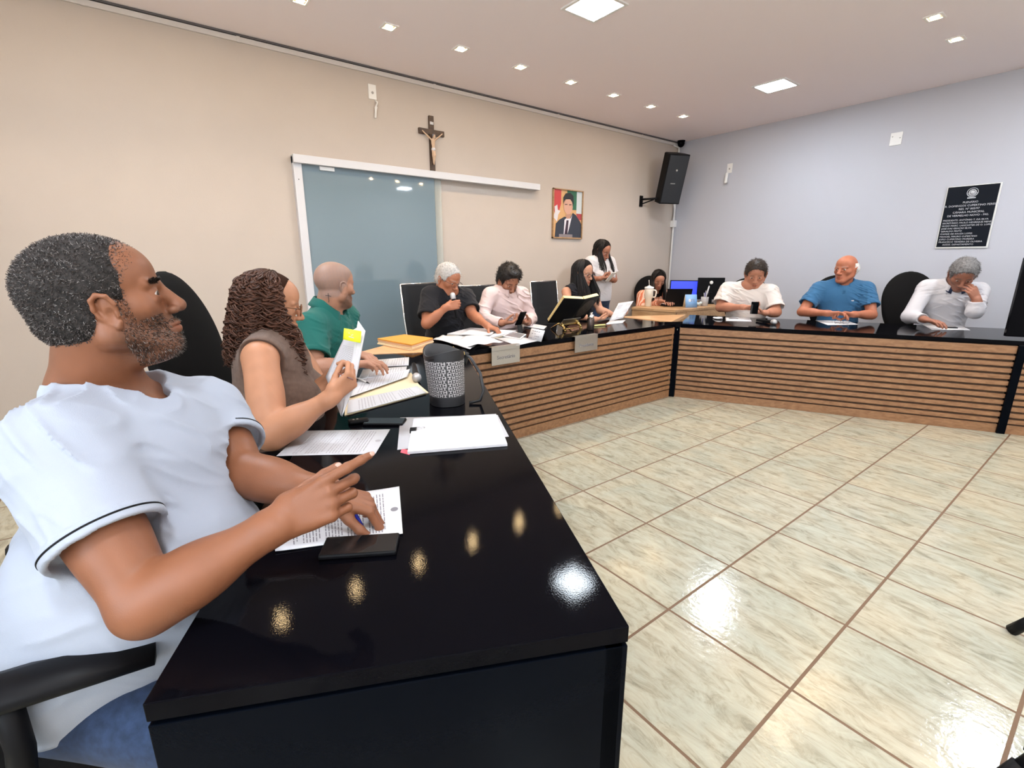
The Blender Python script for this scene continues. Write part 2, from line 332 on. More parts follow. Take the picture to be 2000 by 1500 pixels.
# ------------------------------------------------------------------ counters
ZC = 0.76
A = V(0.03, -0.455, 0); DL = V(-0.901, 0.434, 0); NL = V(-0.434, -0.901, 0)
KL = V(-2.35, 0.695, 0); KR = V(-2.35, 3.19, 0); NM = V(-1, 0, 0); DM = V(0, 1, 0)
DR = V(0.89, 0.457, 0); NR = V(-0.457, 0.89, 0)
WD = 0.75
Z3 = V(0, 0, 1)
def hitL(u, v, o, B=A, n=NL):
    d = ray(u, v); return CAM + d * ((o - np.dot(CAM - B, n)) / np.dot(d, n))
hitM = lambda u, v, o: hitL(u, v, o, KL, NM)
hitR = lambda u, v, o: hitL(u, v, o, KR, NR)
wc1, wc2 = (0.215, 0.102, 0.046), (0.33, 0.172, 0.084)
slat_dark = mat('slat_gap', (0.085, 0.045, 0.024), 0.8)
def counter(name, label, O, d, n, length, depth, slats=True, posts=(), near_panel=False):
    t = thing(name, label, 'counter', tuple(O + d * length / 2 + n * depth / 2))
    ax = [d, n, Z3]
    top_c = O + d * length / 2 + n * (depth / 2)
    MB().box(top_c + V(0, 0, ZC - 0.0165), (length / 2, depth / 2, 0.0165), ax).build('countertop', MT['gloss_black'], t, 0.002)
    wm = wood_mat(name + '_wood', wc1, wc2, d, 0.42)
    if slats:
        MB().box(O + d * length / 2 + n * 0.045 + V(0, 0, 0.36), (length / 2, 0.012, 0.36), ax).build('back_board', slat_dark, t)
        s = MB(); per = 0.0520; h = 0.0168
        s.box(O + d * length / 2 + n * 0.022 + V(0, 0, 0.688), (length / 2, 0.012, 0.031), ax)
        z = 0.640
        while z > 0.09:
            s.box(O + d * length / 2 + n * 0.022 + V(0, 0, z - h), (length / 2 - 0.004, 0.012, h), ax); z -= per
        s.box(O + d * length / 2 + n * 0.026 + V(0, 0, 0.036), (length / 2, 0.012, 0.036), ax)
        s.build('slat_panel', wm, t, 0.0015)
    else:
        MB().box(O + d * length / 2 + n * 0.025 + V(0, 0, 0.36), (length / 2, 0.015, 0.36), ax).build('front_panel', MT['black_side'], t)
    for q in posts:
        MB().box(O + d * q + n * 0.022 + V(0, 0, 0.362), (0.026, 0.03, 0.362), ax).build('post', MT['black_side'], t, 0.003)
    if near_panel:
        MB().box(O + d * 0.0125 + n * (depth / 2) + V(0, 0, 0.36), (0.0125, depth / 2, 0.36), ax).build('end_panel', MT['black_side'], t, 0.002)
    MB().box(O + d * (length - 0.0125) + n * (depth / 2 + 0.03) + V(0, 0, 0.36), (0.0125, depth / 2 - 0.03, 0.36), ax).build('side_panel', MT['black_side'], t)
    return t
c1 = counter('meeting_counter', 'glossy black counter in the foreground where three people sit in profile', A, DL, NL, 2.64, 0.74, slats=False, near_panel=True)
counter('meeting_counter', 'middle counter with horizontal wood slats holding the open book and nameplates', KL + DM * 0.02, DM, NM, 2.455, WD, posts=())
c3 = counter('meeting_counter', 'right counter with horizontal wood slats under the grey wall', KR + DR * 0.03, DR, NR, 3.45, 0.90, posts=(-0.028, 2.55))
MB().lathe([(0.009, 0), (0.007, 0.004)], KR + V(0.01, 0.0, 0.70), 10, [[0, 1, 0], [0, 0, 1], [1, 0, 0]]).build('bolt', MT['steel'], c3)
for K_, na, nb_, cc_ in ((KL, NL, NM, c1), (KR, NM, NR, c3)):   # black corner pieces that close the joint of the tops
    of_ = nrm(na + nb_); a_ = .06 if K_ is KL else .14
    ea, eb = (-DL * .01, DM * .025) if K_ is KL else (-DM * .025, DR * .035)
    MB().prism([tuple(p_[:2]) for p_ in (K_ + ea, K_ + ea + na * (a_ + .06), K_ + of_ * (a_ + .002), K_ + eb + nb_ * (a_ + .06), K_ + eb)], ZC - .033, ZC - .0006).build('corner_cap', MT['gloss_black'], cc_)
# wedge shaped wooden tops that fill the two corners
wed_m = wood_mat('wedge_wood', (0.62, 0.33, 0.15), (0.78, 0.47, 0.24), (0, 1), 0.3, coat=0.2)
for nm, K, n1, n2, lab in (('wedge', KL, NL, NM, 'wooden wedge top between the foreground and middle counters under envelopes'), ('wedge', KR, NM, NR, 'wooden wedge top between the middle and right counters')):
    w = thing('wedge_tabletop', lab, 'tabletop', tuple(K + (n1 + n2) * 0.3))
    off = nrm(n1 + n2)
    p0 = K + off * (0.06 if K is KL else 0.14)
    k = 0.02
    MB().prism([tuple((p0)[:2]), tuple((K + n1 * 0.75 + np.array([n1[1], -n1[0], 0]) * (-k if nm else 0))[:2]) if False else tuple((K + n1 * 0.75 + off * 0.03)[:2]), tuple((K + n2 * (0.75 if K is KL else 0.88) + off * 0.03)[:2])], ZC - 0.035, ZC - 0.0).build('top', wed_m, w, 0.001)
    MB().tube([K + off * 0.55 + V(0, 0, ZC - 0.035), K + off * 0.55 + V(0, 0, 0.0)], 0.03, 14).build('leg', MT['black_side'], w)
# ------------------------------------------------------------------ soft shapes: distance fields meshed with surface nets
class Field:
    def __init__(s, lo, hi, vs):
        s.lo = np.asarray(lo, float); s.vs = vs
        s.n = np.maximum(np.ceil((np.asarray(hi, float) - s.lo) / vs).astype(int) + 1, 4)
        s.d = np.full(tuple(s.n), 1.0, np.float32)
    def sub(s, lo, hi):
        i0 = np.clip(np.floor((np.asarray(lo) - s.lo) / s.vs).astype(int), 0, s.n - 1); i1 = np.clip(np.ceil((np.asarray(hi) - s.lo) / s.vs).astype(int) + 1, 0, s.n)
        sl = tuple(slice(a, b) for a, b in zip(i0, i1))
        ax = [(s.lo[k] + s.vs * np.arange(i0[k], i1[k])).astype(np.float32) for k in range(3)]
        return sl, ax[0][:, None, None], ax[1][None, :, None], ax[2][None, None, :]
    def put(s, sl, p, k, mode):
        d = s.d[sl]
        if d.size == 0: return
        if mode == 'add':
            h = np.maximum(k - np.abs(d - p), 0) / k; s.d[sl] = np.minimum(d, p) - h * h * k * 0.25
        elif mode == 'cut':
            h = np.maximum(k - np.abs(d + p), 0) / k; s.d[sl] = np.maximum(d, -p) + h * h * k * 0.25
    def cap(s, a, b, ra, rb=None, k=0.01, mode='add', planes=()):
        a = np.asarray(a, float); b = np.asarray(b, float); rb = ra if rb is None else rb
        m = max(ra, rb) + k + 3 * s.vs
        sl, X, Y, Z = s.sub(np.minimum(a, b) - m, np.maximum(a, b) + m); ba = b - a; L = float(ba @ ba) + 1e-12
        t = np.clip(((X - a[0]) * ba[0] + (Y - a[1]) * ba[1] + (Z - a[2]) * ba[2]) / L, 0, 1)
        p = np.sqrt((X - a[0] - t * ba[0]) ** 2 + (Y - a[1] - t * ba[1]) ** 2 + (Z - a[2] - t * ba[2]) ** 2) - (ra + (rb - ra) * t)
        for c, n in planes: p = np.maximum(p, (X - c[0]) * n[0] + (Y - c[1]) * n[1] + (Z - c[2]) * n[2])
        s.put(sl, p.astype(np.float32), k, mode); return s
    def chain(s, pts, rr, k=0.006, mode='add'):
        for i in range(len(pts) - 1): s.cap(pts[i], pts[i + 1], rr[i], rr[i + 1], k, mode)
        return s
    def ell(s, c, ax, r, k=0.01, mode='add', planes=()):
        c = np.asarray(c, float); ax = np.asarray(ax, float); r = np.asarray(r, float)
        ext = np.sqrt(((ax * r[:, None]) ** 2).sum(0)) + k + 3 * s.vs
        sl, X, Y, Z = s.sub(c - ext, c + ext)
        q = [(X - c[0]) * ax[i][0] + (Y - c[1]) * ax[i][1] + (Z - c[2]) * ax[i][2] for i in range(3)]
        k0 = np.sqrt(sum((q[i] / r[i]) ** 2 for i in range(3))); k1 = np.sqrt(sum((q[i] / r[i] ** 2) ** 2 for i in range(3))) + 1e-9
        p = k0 * (k0 - 1) / k1
        for cc, n in planes: p = np.maximum(p, (X - cc[0]) * n[0] + (Y - cc[1]) * n[1] + (Z - cc[2]) * n[2])
        s.put(sl, p.astype(np.float32), k, mode); return s
    def rbox(s, c, ax, h, r=0.005, k=0.005, mode='add'):
        c = np.asarray(c, float); ax = np.asarray(ax, float); h = np.asarray(h, float)
        ext = (np.abs(ax) * h[:, None]).sum(0) + k + 3 * s.vs
        sl, X, Y, Z = s.sub(c - ext, c + ext)
        q = [np.abs((X - c[0]) * ax[i][0] + (Y - c[1]) * ax[i][1] + (Z - c[2]) * ax[i][2]) - (h[i] - r) for i in range(3)]
        p = np.sqrt(sum(np.maximum(x, 0) ** 2 for x in q)) + np.minimum(np.maximum(np.maximum(q[0], q[1]), q[2]), 0) - r
        s.put(sl, p.astype(np.float32), k, mode); return s
    def plane(s, c, n, region=None):             # keep the side behind the plane (inside a box region)
        if region is None: sl, X, Y, Z = s.sub(s.lo, s.lo + s.vs * s.n)
        else: sl, X, Y, Z = s.sub(*region)
        s.d[sl] = np.maximum(s.d[sl], ((X - c[0]) * n[0] + (Y - c[1]) * n[1] + (Z - c[2]) * n[2]).astype(np.float32)); return s
    def ripple(s, amp, waves, box=None, seed=0):  # creases: (fold direction across, wavelength, phase, weight)
        sl, X, Y, Z = s.sub(*(box if box is not None else (s.lo, s.lo + s.vs * s.n))); d = s.d[sl]; i = np.argwhere(np.abs(d) < 0.03 + amp)
        if len(i) == 0: return s
        P = np.stack([X.ravel()[i[:, 0]], Y.ravel()[i[:, 1]], Z.ravel()[i[:, 2]]], 1).astype(float); w = np.zeros(len(P))
        for k, (dr, wl, ph, wt) in enumerate(waves):
            dr = nrm(dr); a = P @ dr; Q = P * .22 + np.outer(a * (1 - .22), dr)
            n = noise3(Q + ph, 3.0 / wl, 11 + k + int(ph * 10)); msk = np.clip(.35 + 1.1 * noise3(P + ph, 7.0, 5 + k), 0, 1)
            w -= wt * np.clip(1 - np.abs(n) * 2.6, 0, 1) ** 1.8 * msk * 2
        d[tuple(i.T)] += (amp * w).astype(np.float32); s.d[sl] = d; return s
    def mesh(s, smooth=1):
        d = s.d; d[0], d[-1] = 1, 1; d[:, 0], d[:, -1] = 1, 1; d[:, :, 0], d[:, :, -1] = 1, 1
        ins = d < 0; n = s.n; st = np.array([n[1] * n[2], n[2], 1])
        keys = []; poss = []; quads = []
        for a in range(3):
            sA = [slice(None)] * 3; sB = [slice(None)] * 3; sA[a] = slice(0, -1); sB[a] = slice(1, None)
            sA, sB = tuple(sA), tuple(sB)
            idx = np.argwhere(ins[sA] != ins[sB])
            if len(idx) == 0: continue
            j = idx.copy(); j[:, a] += 1
            d0 = d[tuple(idx.T)].astype(float); d1 = d[tuple(j.T)].astype(float); t = d0 / (d0 - d1)
            p = idx.astype(float); p[:, a] += t
            b, c = (a + 1) % 3, (a + 2) % 3; cells = []
            for ob, oc in ((0, 0), (1, 0), (1, 1), (0, 1)):
                q = idx.copy(); q[:, b] -= ob; q[:, c] -= oc; key = q @ st; cells.append(key); keys.append(key); poss.append(p)
            Q = np.stack(cells, 1); flip = d0 < 0      # inside below: outward normal along +a
            Q[~flip] = Q[~flip][:, ::-1]; quads.append(Q)
        keys = np.concatenate(keys); poss = np.concatenate(poss); Q = np.concatenate(quads)
        u, inv = np.unique(keys, return_inverse=True); cnt = np.bincount(inv)
        P = np.stack([np.bincount(inv, poss[:, k]) / cnt for k in range(3)], 1)
        Q = np.searchsorted(u, Q)
        for _ in range(smooth):
            acc = np.zeros_like(P); num = np.zeros(len(P))
            for i in range(4):
                x, y = Q[:, i], Q[:, (i + 1) % 4]
                for k in range(3): acc[:, k] += np.bincount(x, P[y, k], len(P)) + np.bincount(y, P[x, k], len(P))
                num += np.bincount(x, minlength=len(P)) + np.bincount(y, minlength=len(P))
            P = 0.5 * P + 0.5 * acc / num[:, None]
        return P * s.vs + s.lo, Q
    def build(s, name, mat, parent, color=None, smooth=1):
        P, Q = s.mesh(smooth)
        return np_mesh(name, P, Q, mat, parent, color)
def np_mesh(name, P, Q, mat, parent=None, color=None, smooth=True):
    me = bpy.data.meshes.new(name); nv, nf, k = len(P), len(Q), Q.shape[1]
    me.vertices.add(nv); me.vertices.foreach_set('co', P.astype(np.float32).ravel())
    me.loops.add(nf * k); me.loops.foreach_set('vertex_index', Q.astype(np.int32).ravel())
    me.polygons.add(nf); me.polygons.foreach_set('loop_start', np.arange(0, nf * k, k, dtype=np.int32))
    me.polygons.foreach_set('use_smooth', np.full(nf, smooth)); me.update(calc_edges=True); me.validate()
    if color is not None:
        c = color(P) if callable(color) else color
        at = me.color_attributes.new('Col', 'FLOAT_COLOR', 'POINT'); at.data.foreach_set('color', np.c_[c, np.ones(nv)].astype(np.float32).ravel())
    return link(name, me, mat, parent)
def frame(fwd, up):                              # rows: right, forward, up
    f = nrm(fwd); r = nrm(np.cross(f, up)); return np.array([r, f, np.cross(r, f)])
def lerp(a, b, t): return np.asarray(a, float) * (1 - t) + np.asarray(b, float) * t
def noise3(P, sc, seed=0):
    r = np.random.default_rng(seed); w = np.zeros(len(P))
    for i in range(7):
        k = r.normal(size=3) * sc * (1 + 0.35 * i); w += np.sin(P @ k + r.uniform(0, 6.28)) / (1 + 0.3 * i)
    return w / 3.2

# ------------------------------------------------------------------ people
SK = attr_mat('skin', 0.48, bump=0.12, bscale=420, spec=0.35)
EYE = attr_mat('eye', 0.12, spec=0.6)
HAIRM = attr_mat('hair_strands', 0.5, spec=0.28)
def hair_mat(name, c, rough=0.45, spec=0.4):
    return mat(name, c, rough, spec=spec, bump=0.5, bscale=160, vary=0.25, vscale=60, stretch=(1, 1, 0.15))
def cloth(name, c, rough=0.85, vary=0.0, vscale=20, bump=0.3):
    return mat(name, c, rough, spec=0.2, bump=bump, bscale=700, vary=vary, vscale=vscale, sheen=0.1)

def head_sdf(F, c, M, s, o):
    """M rows: right, forward, up. o: face options"""
    g = lambda x, y, z: c + s * (x * M[0] + y * M[1] + z * M[2])
    wide = o.get('wide', 1.0); jw = o.get('jaw', 1.0); ns = o.get('nose', 1.0); op = o.get('open', 0.5)
    F.ell(g(0, -.012, .03), M, s * V(.076 * wide, .099, .086), .01)
    F.ell(g(0, .03, .042), M, s * V(.062 * wide, .062, .058), s * .02)
    F.ell(g(0, .026, -.03), M, s * V(.060 * wide, .060, .076), s * .02)
    for e in (-1, 1):
        F.ell(g(e * .043 * wide, .050, -.022), M, s * V(.024, .024, .022), s * .022)
        F.cap(g(e * .056 * jw, -.002, -.058), g(e * .022 * jw, .066, -.100), s * .020 * jw, s * .017, s * .022)
        F.cap(g(e * .058 * wide, -.0, -.01), g(e * .054 * jw, .0, -.06), s * .02, s * .018, s * .02)
    F.ell(g(0, .064, -.064), M, s * V(.031, .029, .034), s * .016)
    F.ell(g(0, .079, -.102), M, s * V(.021 * jw, .015, .015), s * .016)
    F.cap(g(0, .050, -.094), g(0, -.025, -.085), s * .034, s * .046, s * .02)
    if o.get('dbl'): F.ell(g(0, .035, -.112), M, s * V(.042, .045, .022), s * .02)
    for e in (-1, 1):
        F.ell(g(e * .032, .099, -.002), M, s * V(.020, .017, .0115), s * .012, 'cut')
        F.cap(g(e * .046, .072, .017), g(e * .012, .085, .014), s * .0085, s * .0095, s * .010)
        ex = g(e * .032, .0745, -.002)
        r = s * .0148; h = s * .0055 * op
        if o.get('lids', 1):
            F.ell(ex, np.eye(3), V(r, r, r), s * .004)
            F.ell(ex + M[1] * s * .0130 - M[2] * s * .0008, M, s * V(.0132, .0095, .0024 + .0046 * op), s * .0008, 'cut')
            F.cap(g(e * .019, .083, -.013), g(e * .042, .078, -.014), s * .004, s * .004, s * .008)
    F.cap(g(0, .086, .010), g(0, .1075, -.032), s * .0078 * ns, s * .0110 * ns, s * .012)
    F.ell(g(0, .110, -.0365), M, s * V(.0118 * ns, .0118, .0105), s * .008)
    for e in (-1, 1):
        F.ell(g(e * .0135 * ns, .0985, -.0405), M, s * V(.0085 * ns, .0115, .0082), s * .006)
        F.ell(g(e * .0068 * ns, .1055, -.0490), M, s * V(.0042, .006, .004), s * .002, 'cut')
    lp = o.get('lips', 1.0)
    F.chain([g(-.024, .0805, -.0705), g(-.009, .0935, -.0662), g(0, .0950, -.0675), g(.009, .0935, -.0662), g(.024, .0805, -.0705)], [s * .003, s * .0052 * lp, s * .0048 * lp, s * .0052 * lp, s * .003], s * .005)
    F.chain([g(-.021, .0805, -.0745), g(-.007, .0925, -.0785), g(.007, .0925, -.0785), g(.021, .0805, -.0745)], [s * .0035, s * .0062 * lp, s * .0062 * lp, s * .0035], s * .005)
    F.chain([g(-.026, .0835, -.0722), g(-.01, .098, -.0722), g(.01, .098, -.0722), g(.026, .0835, -.0722)], [s * .0014] * 4, s * .002, 'cut')
    # ears
    if o.get('ears', 1):
        for e in (-1, 1):
            E = frame(nrm(M[1] * 0.88 - e * M[0] * -0.42), nrm(M[2] - 0.2 * M[1]))
            ec = g(e * .079 * wide, o.get('eary', -.006), -.014); q = lambda x, y, z: ec + s * (e * E[0] * x + E[1] * y + E[2] * z)
            F.ell(q(.002, 0, 0), E, s * V(.0058, .0155, .029), s * .006)
            rim = [q(.003, .012, -.004), q(.005, .016, .012), q(.008, .009, .027), q(.009, -.004, .0315), q(.010, -.015, .024), q(.010, -.0185, .008), q(.008, -.0155, -.008), q(.004, -.007, -.022), q(.003, .003, -.029), q(.003, .009, -.022)]
            F.chain(rim, s * V(.003, .0036, .004, .0042, .0042, .004, .0038, .0045, .0058, .0045), s * .003)
            F.ell(q(.0095, .004, -.006), E, s * V(.0065, .0085, .0125), s * .003, 'cut')
            F.chain([q(.009, -.008, .018), q(.009, -.012, .004), q(.009, -.009, -.006)], s * V(.002, .0028, .002), s * .003, 'cut')
            F.cap(q(.0045, .0115, -.006), q(.0045, .0115, -.011), s * .0036, s * .003, s * .003)
    return g

def hand_sdf(F, w, d, n, left, s, curls, spread=1.0, thumb=(0.6, 0.7, 0.45), tc=0.35):
    """w wrist, d finger direction, n palm normal (out of the palm); curls: one (a, b, c) per finger in degrees"""
    d = nrm(d); n = nrm(n - d * np.dot(n, d)); t = np.cross(d, n) * (-1 if left else 1)      # t points to the thumb side
    g = lambda a, b, c: w + s * (a * d + b * t + c * n)
    xs = (.029, .0098, -.0095, -.027); ks = (.090, .093, .088, .080); ln = ((.044, .026, .021), (.048, .030, .022), (.045, .028, .021), (.036, .021, .019))
    F.cap(g(-.015, 0, 0), g(.012, 0, 0), s * .0235, s * .0235, s * .02)
    F.ell(g(.045, .002, .0), np.array([d, t, n]), s * V(.05, .036, .0135), s * .012)
    tips = []
    for i in range(4):
        kn = g(ks[i], xs[i], -.004); F.cap(g(.02, xs[i] * .6, 0), kn, s * .0125, s * .0108, s * .010)
        a = 0; p = kn; fan = (xs[i] - .001) * 4.5 * spread
        cu = curls[i] if isinstance(curls[0], (tuple, list)) else curls; rr = s * (.0096 if i < 3 else .0083)
        for j in range(3):
            a += math.radians(cu[j]); dr = nrm((d + t * fan) * math.cos(a) + n * math.sin(a)); e = p + dr * s * ln[i][j]
            r2 = rr * (.93, .88, .80)[j]; F.cap(p, e, rr, r2, s * .004); p = e; rr = r2
        tips.append((p, dr, nrm(np.cross(np.cross(dr, n), dr)) if abs(np.dot(dr, n)) < .98 else -d, rr))
    p = g(.022, .024, .006); dr = nrm(d * thumb[0] + t * thumb[1] + n * thumb[2]); e = p + dr * s * .042
    F.cap(g(.01, .012, .002), p, s * .015, s * .0145, s * .012); F.cap(p, e, s * .0145, s * .0112, s * .010); dr2 = nrm(dr + d * tc * 1.2 + n * tc * .3); f = e + dr2 * s * .032; F.cap(e, f, s * .011, s * .0102, s * .004)
    h = f + nrm(dr2 + d * tc) * s * .024; F.cap(f, h, s * .0102, s * .0082, s * .004); tips.append((h, nrm(h - f), nrm(n), s * .0082))
    return tips

def torso_sdf(F, J, s, o, grow=0.0, arms=True):
    """chest, belly, hips; J holds shL, shR, pel, fwd"""
    SC = (J['shL'] + J['shR']) / 2; R = nrm(J['shR'] - J['shL']); up = nrm(SC - J['pel']); fw = nrm(np.cross(up, R)); R = np.cross(fw, up); M = np.array([R, fw, up])
    W = np.linalg.norm(J['shR'] - J['shL']) / 2; Ls = np.linalg.norm(SC - J['pel']); fat = o.get('fat', 0.0)
    b = o.get('bulk', 1.0)
    F.cap(lerp(J['shL'], SC, .08), lerp(J['shR'], SC, .08), s * .056 * b + grow, None, s * .03)
    F.ell(SC - up * .10 * s + fw * .008 * s, M, V(W * .93, .108 * s * b, .165 * s) + grow, s * .04)
    F.ell(SC - up * .06 * s - fw * .01 * s, M, V(W * .80, .095 * s * b, .12 * s) + grow, s * .04)
    F.ell(lerp(SC, J['pel'], .62) + fw * (.006 + fat * .5) * s, M, V(.150 * s * b + fat * .45 * s, (.105 * b + fat) * s, .20 * s) + grow, s * .05)
    F.ell(J['pel'] + up * .03 * s, M, V(.172 * s * b, .125 * s, .14 * s) + grow, s * .05)
    if o.get('bust'):
        for e in (-1, 1): F.ell(SC - up * .165 * s + fw * (.075 + o['bust'] * .4) * s + R * e * .078 * s, M, V(.07, .05 + o['bust'], .068) * s + grow, s * .03)
    nb = J['neck']
    for k in ('shL', 'shR'): F.cap(lerp(nb, J['headc'], .12), lerp(J[k], SC, .12) + up * .01 * s, s * .045 * o.get('neckw', 1) + grow, s * .038 + grow, s * .04)
    return M, SC, W

def strands(name, roots, fn, r0, m, parent, colors, nseg=6, sides=3, taper=0.3):
    """many thin tapered locks as one mesh; fn(i, t) -> point"""
    vs = []; fs = []; cs = []; base = 0
    for i in range(roots):
        P = np.array([fn(i, k / nseg) for k in range(nseg + 1)]); T = np.gradient(P, axis=0); T /= np.linalg.norm(T, axis=1, keepdims=True) + 1e-9
        ref = V(.3, .5, .8); u = np.cross(T, ref); u /= np.linalg.norm(u, axis=1, keepdims=True) + 1e-9; w = np.cross(T, u)
        rr = (r0(i) if callable(r0) else r0) * (1 - (1 - taper) * np.linspace(0, 1, nseg + 1) ** 2)
        for k in range(sides):
            a = 2 * math.pi * k / sides + i; vs.append(P + rr[:, None] * (u * math.cos(a) + w * math.sin(a)))
        n = nseg + 1
        for k in range(sides):
            k2 = (k + 1) % sides; j = np.arange(nseg); fs.append(np.stack([base + k * n + j, base + k2 * n + j, base + k2 * n + j + 1, base + k * n + j + 1], 1))
        cs.append(np.tile(colors(i), (n * sides, 1))); base += n * sides
    return np_mesh(name, np.concatenate(vs), np.concatenate(fs), m, parent, np.concatenate(cs))
def skin_color(base, M, c, s, o, P):
    q = (P - c) @ M.T / s; x, y, z = q[:, 0], q[:, 1], q[:, 2]
    n = noise3(P, 18, 3) * .06 + noise3(P, 60, 4) * .05
    C = np.asarray(base)[None] * (1 + n[:, None]); head = (np.abs(x) < .11) & (z > -.14) & (z < .14) & (np.abs(y) < .14)
    def mix(mask, col, a): 
        w = (mask * a)[:, None] * head[:, None]; C[:] = C * (1 - w) + np.asarray(col)[None] * w
    sm = lambda a, b, t: np.clip((t - a) / (b - a), 0, 1)
    lip = np.exp(-((x / .024) ** 4)) * np.exp(-(((z + .0725) / .0085) ** 4)) * sm(.072, .082, y)
    mix(lip, np.asarray(base) * np.asarray(o.get('lipc', (.80, .52, .50))), .8)
    if 'beard' in o:
        bz = sm(-.035, -.062, z + .35 * np.maximum(0, .045 - y) - .012) * sm(-.02, .012, y) * sm(-.135, -.115, z)
        bz = np.maximum(bz, np.exp(-((x / .030) ** 4)) * sm(-.052, -.058, z) * sm(-.105, -.068, -np.abs(z)) * sm(.07, .08, y))
        bz = bz * (1 - lip) * (.8 + .25 * noise3(P, 300, 8)); mix(np.clip(bz, 0, 1), o['beard'][0], o['beard'][1])
    if o.get('brow', 1):
        bw = np.exp(-(((np.abs(x) - .030) / .0185) ** 4)) * np.exp(-(((z - .020 + .12 * np.maximum(0, np.abs(x) - .032)) / .0048) ** 2)) * sm(.055, .07, y)
        mix(bw, o.get('browc', (.03, .02, .015)), o.get('brow', .8) if o.get('brow', 1) != 1 else .85)
    if 'scalp' in o:
        zl = np.interp(y, [-.12, -.03, -.005, .012, .03, .05, .075, .09], [-.075, -.062, -.01, -.004, .03, .052, .062, .085]); sc = sm(-.006, .006, z - zl)
        mix(np.clip(sc * (.85 + .2 * noise3(P, 260, 5)), 0, 1), o['scalp'][0], o['scalp'][1])
    if o.get('blush'):
        b = np.exp(-(((np.abs(x) - .042) / .02) ** 2)) * np.exp(-(((z + .03) / .02) ** 2)) * sm(.03, .05, y); mix(b, (.75, .32, .26), .25)
    return np.clip(C, 0, 1)

def arm_sdf(F, sh, el, wr, s, b=1.0, fb=1.0):
    F.cap(sh, el, s * .050 * b, s * .041 * b, s * .02); F.ell(lerp(sh, el, .5), frame(el - sh, V(.3, .2, 1)), s * V(.047 * b, .12, .047 * b), s * .02)
    F.cap(el, wr, s * .040 * b, s * .0255 * fb, s * .018); F.ell(lerp(el, wr, .28), frame(wr - el, V(.3, .2, 1)), s * V(.045 * b, .095, .043 * b), s * .02)

def box_of(pts, m):
    P = np.array(pts); return P.min(0) - m, P.max(0) + m

def make_person(label, J, s, o, group=None):
    """J: joints in metres; o: looks. Returns the person's Empty"""
    root = thing('person', label, 'person', (J['pel'][0], J['pel'][1], 0), group=group)
    hs = s * o.get('hs', 1.0); vs = o.get('vs', .004)
    M = frame(J['hf'], J.get('hu', V(0, 0, 1))); c = J['headc']
    if 'neck' not in J: J['neck'] = (J['shL'] + J['shR']) / 2 + V(0, 0, .055) * s
    pts = [c, J['neck'], J['shL'], J['shR'], J['pel'] + V(0, 0, .1)]
    for k in ('elL', 'elR', 'wrL', 'wrR'):
        if k in J: pts.append(J[k])
    for sd in 'LR':
        if 'hd' + sd in J: pts.append(J['wr' + sd] + nrm(J['hd' + sd][0]) * .17 * s)
    lo, hi = box_of(pts, .15 * s); hi[2] = max(hi[2], c[2] + .16 * hs)
    lo = np.minimum(lo, c - .16 * hs); hi = np.maximum(hi, c + .16 * hs)
    F = Field(lo, hi, vs)
    torso_sdf(F, J, s, o, -.010 * s)
    nw = o.get('neckw', 1.0)
    F.cap(c - .028 * hs * M[1] - .055 * hs * M[2], J['neck'], hs * .056 * nw, s * .062 * nw, s * .025)
    F.cap(J['neck'], (J['shL'] + J['shR']) / 2 - V(0, 0, .02), s * .062 * nw, s * .07, s * .03)
    g = head_sdf(F, c, M, hs, o)
    tips = {}
    for sd in 'LR':
        if 'el' + sd not in J: continue
        arm_sdf(F, J['sh' + sd], J['el' + sd], J['wr' + sd], s, o.get('armb', 1.0), o.get('wrb', 1.0))
        if 'hd' + sd in J:
            h = J['hd' + sd]; kw = h[3] if len(h) > 3 else {}
            F.cap(lerp(J['el' + sd], J['wr' + sd], .9), J['wr' + sd], s * .026, s * .0245, s * .01)
            tips[sd] = hand_sdf(F, J['wr' + sd], h[0], h[1], sd == 'L', s * o.get('hands', 1.0), h[2], **kw)
    base = tuple(np.asarray(o['skin']) * .70)
    F.build('body', SK, root, lambda P: skin_color(base, M, c, hs, o, P), smooth=1)
    if o.get('eyes', 1):
        for e in (-1, 1):
            ec = c + hs * (e * .032 * M[0] + .0745 * M[1] - .002 * M[2]); gz = nrm(J.get('gaze', M[1] - .25 * M[2]))
            E = frame(gz, M[2]); r = hs * .0139; vs_, fs_, cs_ = [], [], []; n = 20; m = 14
            ths = np.linspace(0, math.pi, m + 1); P = np.array([ec + r * (math.cos(t) * E[1] + math.sin(t) * (math.cos(a) * E[0] + math.sin(a) * E[2])) for t in ths for a in np.linspace(0, 2 * math.pi, n, endpoint=False)])
            Q = np.array([(i * n + k, (i + 1) * n + k, (i + 1) * n + (k + 1) % n, i * n + (k + 1) % n) for i in range(m) for k in range(n)])
            tt = np.repeat(ths, n)[:, None]; Cc = np.where(tt < .17, (.004, .004, .004), np.where(tt < .52, o.get('iris', (.05, .025, .012)), (.50, .45, .42)))
            np_mesh('eye', P, Q, EYE, root, Cc)
    return root, g, M, tips

